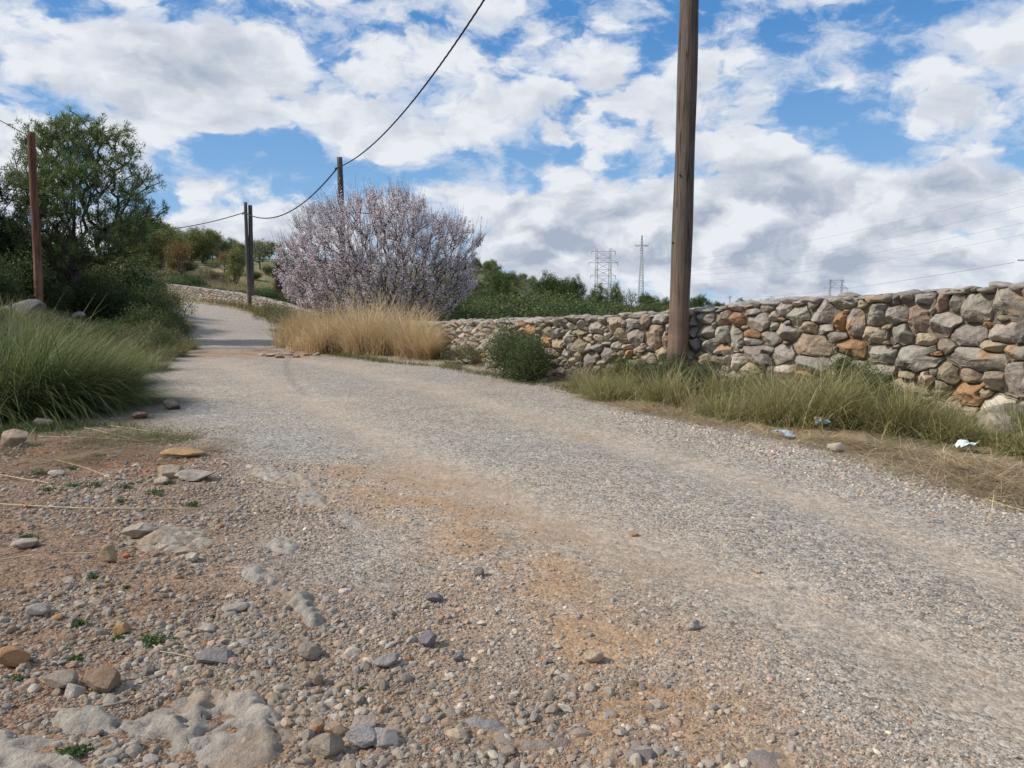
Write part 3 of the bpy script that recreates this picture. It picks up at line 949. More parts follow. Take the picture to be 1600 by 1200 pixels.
        D = rng.uniform(.03, .06) * (.7 + 1.5 * min(b, .12) / .12)
        h = D * (1 - t ** rng.uniform(5.0, 14.0)) * np.ones((1, ang))
        g1, g2 = rng.normal(0, .26, 2)
        h = h + (ruv_u - u) * g1 + (ruv_v - v) * g2
        for _ in range(6):                                  # broken facets
            q = rng.normal(size=2); q /= np.linalg.norm(q); m_ = rng.uniform(-.05, .6)
            e = ((ruv_u - u) / a * q[0] + (ruv_v - v) / b * q[1]) * .8 + h / D * .5 - m_ - .25
            h = h - np.maximum(e, 0) * D * 1.5
        nf = 1.0 / max(a, .05)
        h = h + .35 * D * fbm(ruv_u * nf * 1.6 + n, ruv_v * nf * 1.6, seed=seed + 9, oct=3) + .016 * fbm(ruv_u * 20, ruv_v * 22, seed=seed + 7, oct=3)
        h[-1] = -.07; h[-2] = np.minimum(h[-2], D * .35) * .6
        uu, vv = ruv_u.ravel(), np.maximum(ruv_v.ravel(), -.2)
        p = P(uu); nn = Nn(uu)
        bat = .06 * (1 - vv / 1.3)
        xy = p + nn * (h.ravel() + bat)[:, None]
        V = np.column_stack([xy, vv + zb_(uu)])
        c = np.array(colmap[kind]) * (1 + .13 * rng.normal()) * (1 + .015 * rng.normal(size=3))
        if tint is not None: c = c + (np.array(tint) * c.mean() / np.mean(tint) - c) * np.clip(.5 + .6 * vn(np.array([u * .5]), np.array([v]))[0], 0, 1)
        col = np.tile(c, (len(V), 1))
        col = col * (1 + .18 * fbm(uu * 7, vv * 7, seed=seed + 15, oct=3))[:, None]
        if kind in 'go' and rng.random() < .35:             # iron stain or fresh break over a part of the face
            w_ = sst(fbm(uu * 5, vv * 5, seed=seed + 19 + n, oct=2), .0, .25)[:, None]
            tgt = np.array([.46, .28, .15]) if kind == 'g' and rng.random() < .45 else np.array([.43, .39, .33])
            col = col + (tgt - col) * w_ * .7
        Vs.append(V); Cs.append(col)
        f4 = fq + off
        tr = np.stack([i + off, j + ang + off, i + ang + off], 1)
        quads.append(f4); tris.append(tr)
        off += len(V)
    V = np.concatenate(Vs); C = np.concatenate(Cs)
    Fc = np.concatenate([quads_to_tris(np.concatenate(quads)), np.concatenate(tris)])
    c0 = np.array([*P(np.array(L / 2)), 0.0])
    root = empty(name, c0, label, 'wall')
    Fc = Fc[:, ::-1]
    mesh('stonework', V - c0, Fc, M['wall'], root, C, smooth=False)
    # rubble core behind the face, and the far face
    us = np.linspace(0, L, int(L / .25) + 2)
    H2 = Hh(us) - .09; zb = zb_(us); p = P(us); nn = Nn(us)
    prof = [(-.045, -.3), (-.045, None), (-thick, None), (-thick, -.3)]
    ring = np.stack([np.column_stack([p + nn * o_, zb + (H2 if hh is None else hh)]) for o_, hh in prof], 1)
    nU = len(us)
    Vc = ring.reshape(-1, 3); ii = np.arange(nU - 1)
    Fq = np.concatenate([np.stack([ii * 4 + k, (ii + 1) * 4 + k, (ii + 1) * 4 + k + 1, ii * 4 + k + 1], 1) for k in range(3)]
                        + [np.array([[0, 1, 2, 3]]), np.array([[3, 2, 1, 0]]) + (nU - 1) * 4])
    mesh('rubble_core', Vc - c0, Fq, M['wall'], root, np.tile([.20, .17, .13], (len(Vc), 1)))
    # coping of flat stones across the top
    if cap:
        Vs, Fs, Cs, off = [], [], [], 0
        for row, (o0, w0) in enumerate(((-.10, .17), (-.34, .18), (-.20, .15))):
            u = 0.0
            while u < L:
                a = rng.uniform(.08, .19) * dist_scale
                Vr, Fr = rock_shape(rng, (a * 1.08, w0 * rng.uniform(.85, 1.1), rng.uniform(.040, .065)), 3, 9, .08)
                Vr = rot_z(Vr, rng.normal(0, .15))
                tn, nn1, pp = Tn(np.array(u + a)), Nn(np.array(u + a)), P(np.array(u + a))
                cx = pp + nn1 * (o0 + rng.normal(0, .02))
                zt = float(zb_(np.array(u + a))) + float(Hh(u + a)) - .035 + (.02 if row == 2 else 0) + rng.normal(0, .012)
                W = np.column_stack([cx + Vr[:, :1] * tn + Vr[:, 1:2] * nn1, zt + Vr[:, 2]])
                cc = np.array(colmap['b' if rng.random() < .6 else 'g']) * (1 + .15 * rng.normal())
                Vs.append(W); Fs.append(Fr + off); Cs.append(np.tile(cc, (len(W), 1))); off += len(W)
                u += a * 1.75
        mesh('coping', np.concatenate(Vs) - c0, np.concatenate(Fs), M['wall'], root, np.concatenate(Cs), smooth=True)
    return root


def c8(L_): return [(1200 + a / 4, 400 + b / 4, c / 4, d / 4, k) for a, b, c, d, k in L_]
def c7(L_): return [(980 + a / 5, 400 + b / 5, c / 5, d / 5, k) for a, b, c, d, k in L_]


HAND = c8([(1500, 290, 120, 105, 'g'), (1310, 320, 95, 95, 'g'), (1170, 300, 45, 65, 'g'), (1080, 290, 48, 65, 'n'), (970, 262, 65, 40, 'b'), (870, 265, 50, 40, 'g'), (790, 270, 48, 38, 'b'),
           (665, 262, 70, 34, 'n'), (465, 285, 80, 50, 'g'), (285, 300, 42, 38, 'g'), (200, 293, 40, 20, 'g'), (100, 330, 48, 42, 'g'), (340, 355, 80, 72, 'g'), (190, 370, 70, 60, 'g'), (30, 375, 40, 35, 'g'),
           (455, 420, 42, 60, 'o'), (547, 415, 56, 90, 'g'), (672, 370, 76, 72, 'g'), (805, 370, 68, 62, 'g'), (945, 395, 75, 90, 'n'), (1022, 345, 22, 34, 'g'), (1110, 425, 98, 75, 'g'), (1465, 385, 34, 30, 't'),
           (1258, 497, 118, 72, 'g'), (1460, 478, 92, 62, 'g'), (1585, 490, 42, 62, 'b'), (250, 442, 54, 38, 't'), (362, 452, 56, 32, 'g'), (120, 478, 75, 45, 'g'), (20, 510, 50, 45, 'g'), (665, 500, 82, 58, 't'), (832, 487, 80, 64, 'g'),
           (980, 525, 72, 46, 't'), (1115, 565, 70, 48, 'n'), (278, 572, 122, 78, 'n'), (430, 500, 62, 32, 'g'), (522, 575, 85, 68, 'o'), (715, 612, 100, 60, 'g'), (942, 637, 150, 80, 'g'), (1400, 565, 84, 36, 't'), (1560, 602, 72, 55, 'g'),
           (1325, 645, 200, 68, 'g'), (1050, 612, 55, 20, 'o'), (90, 612, 78, 58, 'g'), (20, 590, 30, 25, 'g'), (280, 670, 108, 68, 'g'), (450, 650, 60, 52, 'g'), (560, 680, 50, 34, 'g'), (710, 727, 104, 58, 'g'),
           (865, 742, 64, 36, 't'), (985, 765, 56, 46, 't'), (1040, 727, 28, 24, 'g'), (1130, 727, 66, 74, 't'), (1095, 832, 56, 62, 't'), (1262, 745, 85, 48, 't'), (1258, 860, 88, 88, 'o'), (1365, 862, 56, 35, 't'),
           (1420, 772, 52, 76, 't'), (1548, 772, 80, 112, 'g'), (1370, 803, 26, 24, 'o'), (890, 832, 152, 54, 't'), (982, 888, 66, 26, 't'), (100, 722, 80, 48, 'w'), (242, 742, 60, 34, 'o'), (430, 742, 52, 46, 'w'),
           (550, 740, 40, 30, 'g'), (1450, 962, 118, 100, 'w'), (1168, 950, 42, 64, 't'), (1260, 992, 62, 60, 't'), (1060, 922, 36, 22, 'w'), (860, 945, 110, 50, 'g'), (1585, 960, 32, 62, 'g'), (700, 805, 54, 30, 'g'), (20, 720, 32, 40, 'w'),
           (760, 860, 40, 28, 'g'), (600, 830, 60, 50, 'g'), (1080, 965, 30, 18, 't'), (330, 820, 80, 50, 'g'), (1700, 300, 110, 100, 'g'), (1700, 520, 100, 90, 'g'), (1720, 760, 110, 110, 'g'), (1720, 980, 110, 90, 't')]) + \
    c7([(600, 480, 76, 52, 'g'), (745, 482, 70, 60, 'n'), (865, 497, 52, 62, 'o'), (972, 440, 66, 38, 'g'), (860, 402, 50, 30, 'b'), (935, 400, 40, 20, 'n'), (1100, 395, 60, 34, 'g'), (1020, 512, 104, 68, 'g'), (620, 592, 72, 50, 'g'),
        (745, 607, 60, 70, 'g'), (850, 640, 42, 112, 'g'), (975, 612, 58, 42, 'o'), (650, 702, 68, 52, 'g'), (755, 732, 66, 42, 'g'), (800, 660, 22, 50, 'g'), (970, 672, 60, 42, 'g'),
        (1030, 772, 128, 62, 'g'), (720, 812, 56, 46, 't'), (795, 802, 30, 44, 'w'), (860, 822, 48, 62, 'w'), (960, 892, 82, 50, 't'), (510, 500, 30, 52, 'g'), (512, 602, 36, 50, 'b'), (530, 692, 42, 50, 'g'), (600, 792, 60, 42, 't'),
        (640, 405, 60, 18, 'b'), (735, 425, 50, 16, 'b'), (50, 522, 62, 50, 'b'), (150, 532, 52, 62, 'n'), (250, 490, 62, 50, 'b'), (70, 632, 62, 70, 'g'), (215, 622, 66, 104, 't'), (300, 652, 34, 72, 't'), (100, 747, 64, 38, 't'),
        (170, 802, 52, 42, 't'), (270, 762, 44, 54, 't'), (60, 852, 64, 42, 't'), (20, 762, 30, 30, 'o')])

_wp = [ground(1790, 722)[:2], ground(1600, 672)[:2], ground(1250, 634)[:2], ground(1060, 612)[:2], ground(920, 600)[:2], ground(800, 584)[:2], ground(700, 562)[:2], ground(655, 550)[:2], (-4.4, 24.5), (-6.0, 27.5)]
_wh = [1.56, 1.49, 1.36, 1.20, 1.10, 1.02, .90, .82, .85, .9]
NEAR_WALL = wall('dry_stone_wall', _wp, _wh, HAND, 'long dry stone wall of grey and orange limestone running behind the tall wooden pole', 5, .105, .185)
FAR_WALL = wall('dry_stone_wall', [(-8.6, 33.5), (-10.4, 36.5), (-13.0, 41.0), (-16.9, 47.4), (-23.0, 56.3), (-31.2, 66.0), (-42, 76)], [.75, .78, .8, .82, .95, .95, .95], [],
                'low pale dry stone wall along the far bend of the track', 8, .11, .19, ang=12, rings=(0, .6, .88, 1.0), dist_scale=1.8, tint=(.50, .44, .36))


# ------------------------------------------------------------------ poles and wires
def mat_pole(name, c0, c1, c2):
    m, B, bs, out = new_mat(name)
    co = obj_coord(B)
    g = B.noise(B.v('MULTIPLY', co, (1, 1, .035)), 60, 6, .7)
    g2 = B.noise(B.v('MULTIPLY', co, (1, 1, .12)), 14, 5, .6)
    st = B.noise(B.v('MULTIPLY', co, (.6, .6, 1)), 3.0, 4, .6)
    c = B.mix(B.rng(g, .30, .70), c0, c1)
    c = B.mix(B.m('MULTIPLY', B.rng(g2, .5, .72), .6), c, c2)
    ck = B.noise(B.v('MULTIPLY', co, (1, 1, .03)), 17, 3, .5)
    c = B.mix(B.m('MULTIPLY', B.rng(B.m('ABSOLUTE', B.m('SUBTRACT', ck, .5)), .035, .01), .8), c, (.03, .023, .018))
    z = B.sep(co)[2]
    c = B.mix(B.m('MULTIPLY', B.rng(z, 2.3, .2, 0, 1), B.rng(st, .35, .6)), c, B.mix(.7, c, (.32, .19, .115)))
    B.put(bs.inputs['Base Color'], c); bs.inputs['Roughness'].default_value = .85
    bump(B, bs, B.m('ADD', g, B.m('MULTIPLY', g2, .6)), .7, .012)
    return m


M['pole'] = mat_pole('weathered_pole_wood', (.07, .053, .042), (.185, .145, .115), (.05, .04, .033))
M['redpole'] = mat_pole('reddish_pole_wood', (.115, .045, .028), (.24, .11, .07), (.07, .035, .025))
M['greypole'] = mat_pole('grey_pole_wood', (.06, .055, .05), (.16, .145, .13), (.04, .036, .033))
M['cable'] = mat_plain('cable_rubber', (.018, .018, .02), .6)
M['steel'] = mat_plain('galvanised_steel', (.42, .43, .44), .6, .0)
M['dark_steel'] = mat_plain('dark_insulator', (.03, .03, .035), .4)


def pole(name, base, h, r0, r1, mat, label, lean=(0, 0), bend=.0, parts=True, group='wooden poles carrying the overhead cable'):
    n = 40; t = np.linspace(0, 1, n)
    P = np.column_stack([lean[0] * t + bend * np.sin(t * 5.2), lean[1] * t, -.4 + (h + .4) * t])
    r = r0 + (r1 - r0) * t + r0 * .03 * np.sin(t * 31)
    V, Fq, Ft = tube_path(P, r, 18)
    root = empty(name, base, label, 'pole', group)
    mesh('shaft', V, np.concatenate([quads_to_tris(Fq), Ft]), mat, root, smooth=True)
    return root


def at_px(px, Y): return (px - 800) / F * (Y * math.cos(PITCH) ** 0)


NP = np.array([2.36, 10.75])
zb = gz(*NP)
near_pole = pole('utility_pole', (NP[0], NP[1], zb), 10.2, .150, .115, M['pole'], 'tall brown wooden pole standing in front of the stone wall', lean=(.12, 0), bend=.018)
TOP = {}
for zn, an in ((3.05, 2.2), (3.02, 4.2), (2.1, 3.6)):
    V, Fq, Ft = tube_path(np.array([[math.cos(an) * q + zn * .012, math.sin(an) * q, zn] for q in (.12, .145, .152)]), [.012, .012, .005], 8)
    mesh('nail', V, np.concatenate([quads_to_tris(Fq), Ft]), M['dark_steel'], near_pole)
TOP['near'] = np.array([NP[0] + .11 - .12, NP[1], zb + 9.9])


def clamp(root, z, side, x=0.0):
    a = boxes([((x + side * .14, 0, z), (.06, .03, .05), 0), ((x + side * .2, 0, z - .06), (.02, .02, .06), 0)])
    mesh('cable_clamp', a[0], a[1], M['dark_steel'], root)


clamp(near_pole, 9.85, -1, .1)
Yb = 32.0; xb = (541 - 800) / F * Yb; zbb = gz(xb, Yb)
topz = CAMH + (480 - 253) / F * Yb
p2 = pole('utility_pole', (xb, Yb, zbb), topz - zbb, .135, .115, M['greypole'], 'slim grey wooden pole rising behind the blossoming almond tree', lean=(-.10, 0))
clamp(p2, topz - zbb - .46, -1, -.09)
TOP['mid'] = np.array([xb - .20, Yb, topz - .42])
Yc = 45.5; xc_ = (396 - 800) / F * Yc; zc_ = gz(xc_, Yc); topc = CAMH + (480 - 322) / F * Yc
p3 = pole('utility_pole', (xc_, Yc, zc_), topc - zc_ - .1, .15, .12, M['greypole'], 'doubled grey wooden pole beside the far bend of the track', lean=(.10, 0))
V, Fq, Ft = tube_path(np.column_stack([np.linspace(-.10, -.12, 12), np.full(12, -.17), np.linspace(-.3, topc - zc_ + .05, 12)]), np.linspace(.12, .10, 12), 12)
mesh('splice_post', V, np.concatenate([quads_to_tris(Fq), Ft]), M['greypole'], p3, smooth=True)
clamp(p3, topc - zc_ - .55, -1, -.16)
TOP['far'] = np.array([xc_ - .25, Yc, topc - .52])
Yd = 22.0; xd = (63.5 - 800) / F * Yd; zd = gz(xd, Yd); topd = CAMH + (480 - 216) / F * Yd
p4 = pole('utility_pole', (xd, Yd, zd - .1), topd - zd + .1, .118, .098, M['redpole'], 'reddish brown wooden pole on the left bank before the pine tree', lean=(.14, 0), bend=.02)
clamp(p4, topd - zd - .12, -1, .14)


def cable(name, A, Bp, sag, r, label, twist=True, n=90, mat=None, group='overhead cables between the wooden poles', pitch=.85):
    t = np.linspace(0, 1, n)
    P = A + (Bp - A) * t[:, None]; P[:, 2] -= sag * 4 * t * (1 - t)
    c = P.mean(0)
    if twist:
        Ln = np.linalg.norm(Bp - A); m = int(Ln / pitch * 10); t2 = np.linspace(0, 1, m)
        Q = np.stack([np.interp(t2, t, P[:, k]) for k in range(3)], 1)
        D = np.gradient(Q, axis=0); a, b = frames(D)
        parts = []
        for ph in (0, math.pi * 2 / 3, math.pi * 4 / 3):
            w = t2 * Ln / pitch * 2 * math.pi + ph
            V, Fq, Ft = tube_path(Q + (a * np.cos(w)[:, None] + b * np.sin(w)[:, None]) * r * .45, r * .60, 6)
            parts.append((V, quads_to_tris(Fq)))
        V, Fc = join(parts)
    else:
        V, Fq, Ft = tube_path(P, r, 5); Fc = quads_to_tris(Fq)
    o = mesh(name, V - c, Fc, mat or M['cable'], smooth=True); o.location = c
    return tag(o, label, 'cable', group)


cable('overhead_cable', TOP['near'], TOP['mid'], 1.25, .024, 'thick twisted black cable rising from the slim grey pole over the track')
cable('overhead_cable', TOP['mid'], TOP['far'], 1.02, .030, 'sagging twisted black cable between the slim grey pole and the doubled pole', pitch=.8)
cable('overhead_cable', TOP['far'], np.array([-36.0, 62.0, CAMH + (480 - 350) / F * 62]), .9, .028, 'black cable leaving the doubled pole leftward towards the pine tree', twist=False)
cable('overhead_cable', np.array([xd + .02, Yd, topd - .08]), np.array([-11.5, 9.5, 7.2]), .25, .011, 'thin black cable leaving the reddish pole at the left edge', twist=False)


# ------------------------------------------------------------------ power line pylons far off
def strut(L_, k=4):
    P0 = np.array([a for a, b, r in L_], float); P1 = np.array([b for a, b, r in L_], float); r = np.array([x[2] for x in L_], float)
    return tubes(P0, P1, r, r, k)


def far_at(px, py, Y): return np.array([(px - 800) / F * Y, Y, CAMH + (480 - py) / F * Y])


def tower_frame(px, ytop, ybase, Y, wpx, arms, label, slim=False):
    """two laced columns joined by beams, with cross arms"""
    k = Y / F
    zt = (ybase - ytop) * k; r = .062 * Y / 260
    root = empty('electricity_pylon', far_at(px, ybase, Y), label, 'pylon')
    S = []
    hw = wpx / 2 * k
    cols = (-hw, hw)
    for c in cols:
        for dx, dy in ((-.45, -.45), (.45, -.45), (.45, .45), (-.45, .45)):
            S.append(((c + dx * 1.3, dy * 1.3, -3), (c + dx * .5, dy * .5, zt), r))
        for q in range(12):
            z0, z1 = zt * q / 12, zt * (q + 1) / 12
            for s in (-1, 1): S.append(((c + s * .45, -.45, z0), (c - s * .45, -.45, z1), r * .7))
    V, Fc = strut(S); mesh('columns', V, Fc, M['steel'], root)
    for (fz, ext) in arms:
        z = zt * fz; S = []
        S.append(((-hw - ext * k, 0, z), (hw + ext * k, 0, z), r * 1.3))
        S.append(((-hw - ext * k, 0, z), (-hw, 0, z + 5 * k), r)); S.append(((hw + ext * k, 0, z), (hw, 0, z + 5 * k), r))
        for s in (-1, 1): S.append(((s * (hw + ext * k), 0, z), (s * (hw + ext * k), 0, z - 5 * k), r * 1.6))
        V, Fc = strut(S); mesh('cross_arm', V, Fc, M['steel'], root)
    S = []
    zs = sorted([zt * a for a, _ in arms])
    for a, b in zip(zs[:-1], zs[1:]):
        S += [((-hw, 0, a), (hw, 0, b), r), ((hw, 0, a), (-hw, 0, b), r)]
    if S:
        V, Fc = strut(S); mesh('bracing', V, Fc, M['steel'], root)
    return root


tower_frame(941, 390, 462, 240, 21, [(.94, 8), (.80, 1), (.70, 12), (.55, 1), (.42, 9), (.25, 1)], 'steel pylon with two joined columns and stepped arms behind the trees')
tower_frame(1302, 437, 470, 520, 18, [(.96, 3), (.6, 9)], 'faint distant steel pylon just above the stone wall')

# slim lattice mast with one cross arm
Y = 200; k = Y / F; b = far_at(1000, 478, Y); root = empty('electricity_pylon', b, 'slim lattice mast with a single cross arm left of the tall pole', 'pylon')
zt = (478 - 370) * k; S = []
for dx, dy in ((-1, -1), (1, -1), (1, 1), (-1, 1)): S.append(((dx * .75, dy * .75, -2), (dx * .12, dy * .12, zt), .085))
for q in range(26):
    z0, z1 = zt * q / 26, zt * (q + 1) / 26; w0 = .75 - .63 * q / 26; w1 = .75 - .63 * (q + 1) / 26
    S += [((-w0, -w0, z0), (w1, -w1, z1), .05), ((w0, w0, z0), (-w1, w1, z1), .05)]
V, Fc = strut(S); mesh('mast', V, Fc, M['steel'], root)
za = (478 - 386) * k
V, Fc = strut([((-1.7, 0, za), (1.7, 0, za), .11), ((-1.7, 0, za), (0, 0, za + .5), .05), ((1.7, 0, za), (0, 0, za + .5), .05), ((-1.7, 0, za), (-1.7, 0, za + .5), .08), ((1.7, 0, za), (1.7, 0, za + .5), .08)])
mesh('cross_arm', V, Fc, M['steel'], root)

# small mast by the wall top
b = far_at(1138, 478, 150); root = empty('mast', b, 'thin dark post among bushes right of the tall pole', 'post')
V, Fc = strut([((0, 0, -1), (0, 0, 16 * 150 / F), .13)], 6); mesh('shaft', V, Fc, M['steel'], root)
V, Fc = strut([((-.35, 0, 1.75), (.35, 0, 1.75), .07)], 6); mesh('cross_arm', V, Fc, M['steel'], root)

# pole with insulators cut by the right edge
Y = 46; k = Y / F; b = far_at(1612, 480, Y); b[2] = gz(b[0], b[1]); root = empty('utility_pole', b, 'pole top with dark insulators at the right edge above the wall', 'pole')
zt = CAMH + (480 - 392) * k - b[2]
V, Fq, Ft = tube_path(np.column_stack([np.zeros(8), np.zeros(8), np.linspace(-.3, zt, 8)]), np.linspace(.15, .11, 8), 10)
mesh('shaft', V, np.concatenate([quads_to_tris(Fq), Ft]), M['greypole'], root, smooth=True)
za = zt - .62
V, Fc = strut([((-1.2, 0, za), (1.2, 0, za), .045), ((-.75, 0, za), (0, 0, za - .55), .03), ((.75, 0, za), (0, 0, za - .55), .03)], 5)
mesh('cross_arm', V, Fc, M['steel'], root)
for xi in (-.72, -.42, .72):
    V, Fq, Ft = tube_path(np.column_stack([np.full(7, xi), np.zeros(7), za + np.linspace(.04, .42, 7)]), [.03, .085, .05, .085, .05, .08, .02], 10)
    mesh('insulator', V, np.concatenate([quads_to_tris(Fq), Ft]), M['dark_steel'], root, smooth=True)
M['wire'] = mat_plain('aluminium_wire', (.30, .33, .37), .6)
GW = 'power line wires in the sky above the wall'
for (a, b, c, d, Y0, Y1, lab) in [(1700, 295, 1060, 425, 120, 240, 'uppermost of the thin power line wires above the wall'), (1700, 325, 1060, 432, 120, 240, 'second highest of the thin power line wires above the wall'),
                                  (1700, 345, 1060, 440, 120, 240, 'third from the top of the power line wires above the wall'),
                                  (1700, 268, 1060, 408, 130, 240, 'faintest wire sloping high above the other power line wires'),
                                  (1576, 411, 1040, 452, 46, 200, 'lower wire running left from the insulator pole at the right edge')]:
    cable('power_line', far_at(a, b, Y0), far_at(c, d, Y1), 2.2, .011 * (Y0 + Y1) / 240 + .004, lab, twist=False, mat=M['wire'], group=GW)

# ------------------------------------------------------------------ vegetation
def blades(P, L, W, az, lean, curve, col, seg=4, tipcol=None):
    """arching grass blades as tapered ribbons"""
    n = len(P)
    h = np.stack([np.cos(az), np.sin(az), np.zeros(n)], 1)
    side = np.stack([-np.sin(az), np.cos(az), np.zeros(n)], 1)
    side = side * np.cos(.9 * np.sin(az * 7))[:, None] + np.array([0, 0, 1]) * 0 + h * np.sin(.9 * np.sin(az * 7))[:, None]
    pos = P.copy(); rows = [pos.copy()]
    for k in range(seg):
        a = lean + curve * (k + .5) / seg
        a = np.minimum(a, 2.6)
        pos = pos + (h * np.sin(a)[:, None] + np.array([0, 0, 1]) * np.cos(a)[:, None]) * (L / seg)[:, None]
        rows.append(pos.copy())
    V = []
    for k in range(seg):
        w = W * (1 - (k / seg) ** 1.5 * .75) / 2
        V += [rows[k] - side * w[:, None], rows[k] + side * w[:, None]]
    V.append(rows[seg])
    V = np.stack(V, 1)                                    # n, 2seg+1, 3
    f = []
    for k in range(seg - 1):
        a = 2 * k; f += [[a, a + 1, a + 3], [a, a + 3, a + 2]]
    f.append([2 * seg - 2, 2 * seg - 1, 2 * seg])
    Fc = (np.array(f)[None] + (np.arange(n) * (2 * seg + 1))[:, None, None]).reshape(-1, 3)
    t = np.concatenate([np.repeat(np.arange(seg) / seg, 2), [1.0]])
    C = col[:, None, :] * np.ones((1, 2 * seg + 1, 1))
    if tipcol is not None: C = C + (tipcol[:, None, :] - C) * (t ** 1.6)[None, :, None]
    return V.reshape(-1, 3), Fc, C.reshape(-1, 3)


def leaves(P, size, col, rng, aspect=.5, nrm=None, jit=1.0):
    """folded diamond leaves"""
    n = len(P)
    a = rng.normal(size=(n, 3)) * jit
    if nrm is not None: a = a + nrm
    a /= np.linalg.norm(a, axis=1, keepdims=True)
    b = rng.normal(size=(n, 3)); b -= a * (a * b).sum(1, keepdims=True); b /= np.linalg.norm(b, axis=1, keepdims=True)
    s = np.broadcast_to(size, (n,))[:, None]
    V = np.stack([P - a * s * .5, P + b * s * aspect * .5, P + a * s * .5, P - b * s * aspect * .5], 1)
    Fc = (np.array([[0, 1, 2], [0, 2, 3]])[None] + (np.arange(n) * 4)[:, None, None]).reshape(-1, 3)
    return V.reshape(-1, 3), Fc, np.repeat(col, 4, 0)


def cols(n, rng, palette, w=None, jit=.2):
    p = np.array(palette); w = None if w is None else np.array(w) / np.sum(w)
    c = p[rng.choice(len(p), n, p=w)] * (1 + jit * rng.normal(size=(n, 1)))
    return np.clip(c, .008, .9)


def grow(targets, root, rng, step, up=.25, wob=.12, radial=0.0):
    """join every target to the nearest point of the tree grown so far; thickness follows the number of tips carried"""
    N = [np.array(p, float) for p in root]; par = [-1] + list(range(len(root) - 1))
    A = np.zeros((len(targets) * 60 + len(root) + 10, 3)); A[:len(N)] = N; cnt = len(N)
    par = par + [0] * (len(A) - len(par))
    d0 = np.linalg.norm(targets - N[0], axis=1)
    tips = []
    for t in targets[np.argsort(d0)]:
        d = A[:cnt] - t
        cost = np.sqrt((d ** 2).sum(1)) + .35 * np.maximum(A[:cnt, 2] - t[2] + .1, 0)
        if radial:                                          # prefer branches that already head this way
            o_ = A[:cnt] - A[0]; l_ = np.sqrt((o_ ** 2).sum(1)) + 1e-6; dd = np.sqrt((d ** 2).sum(1)) + 1e-6
            cost = cost * (1 + radial * (1 + (d * o_).sum(1) / (l_ * dd)))
        i = int(np.argmin(cost)); p = A[i].copy(); m = max(1, int(np.linalg.norm(t - p) / step))
        if cnt + m >= len(A): break
        mid = p + (t - p) * .5 - np.array([0, 0, up]) * np.linalg.norm((t - p)[:2]) * .5
        prev = i
        for k in range(1, m + 1):
            s = k / m
            q = (1 - s) ** 2 * p + 2 * s * (1 - s) * mid + s * s * t
            if k < m: q = q + rng.normal(0, wob * step, 3)
            A[cnt] = q; par[cnt] = prev; prev = cnt; cnt += 1
        tips.append(prev)
    par = np.array(par[:cnt]); A = A[:cnt]
    w = np.zeros(cnt); w[tips] = 1
    for i in range(cnt - 1, 0, -1): w[par[i]] += w[i]
    return A, par, w, np.array(tips)


def tree_wood(A, par, w, r_tip, r_base, power=.5, k=5):
    r = r_tip + (r_base - r_tip) * (w / w.max()) ** power
    i = np.arange(1, len(A))
    return tubes(A[par[i]], A[i], np.minimum(r[par[i]], r[i] * 1.5), r[i], k)


def tree(name, base, label, cat, rng, targets, root, wood_col, leaf_fn, r_tip=.006, r_base=.1, group=None, bark='bark', lm='leaf', step=.25, crown_name='crown', up=.25, power=.5):
    A, par, w, tips = grow(targets, root, rng, step, up, radial=.7)
    V, Fq = tree_wood(A, par, w, r_tip, r_base, power)
    e = empty(name, base, label, cat, group)
    mesh('trunk', V, Fq, M[bark], e, smooth=True)
    V, Fc, C = leaf_fn(A, par, w, tips)
    mesh(crown_name, V, Fc, M[lm], e, C)
    return e


def needle_tufts(P, rng, n, length, width, pal_, w=None, out=None, spread=.09):
    """pine tufts: needles fanning from each point"""
    m = len(P); Q = np.repeat(P, n, 0) + rng.normal(0, spread, (m * n, 3))
    d = rng.normal(size=(m * n, 3)) + np.array([0, 0, .5])
    if out is not None: d = d + np.repeat(out, n, 0) * 1.0
    d /= np.linalg.norm(d, axis=1, keepdims=True)
    s = rng.normal(size=(m * n, 3)); s = np.cross(d, s); s /= np.linalg.norm(s, axis=1, keepdims=True)
    L = length * rng.uniform(.6, 1.2, (m * n, 1)); W = width * rng.uniform(.7, 1.3, (m * n, 1))
    V = np.stack([Q - s * W / 2, Q + s * W / 2, Q + d * L], 1)
    tint = np.repeat(1 + .22 * rng.normal(size=(m, 1)), n, 0)
    C = cols(m * n, rng, pal_, w, .15) * np.clip(tint, .5, 1.6)
    return V.reshape(-1, 3), np.arange(m * n * 3).reshape(-1, 3), np.repeat(np.clip(C, .008, .5), 3, 0)


# ---- the big pine on the left
def crown_points(rng, n, blobs, shell=.55):
    """points inside a union of ellipsoids, denser towards the outside of each"""
    b = np.array(blobs); vol = b[:, 3] * b[:, 4] * b[:, 5]
    k = rng.choice(len(b), n, p=vol / vol.sum())
    d = rng.normal(size=(n, 3)); d /= np.linalg.norm(d, axis=1, keepdims=True)
    r = rng.uniform(shell ** 3, 1, (n, 1)) ** (1 / 3)
    return b[k, :3] + d * r * b[k, 3:6]


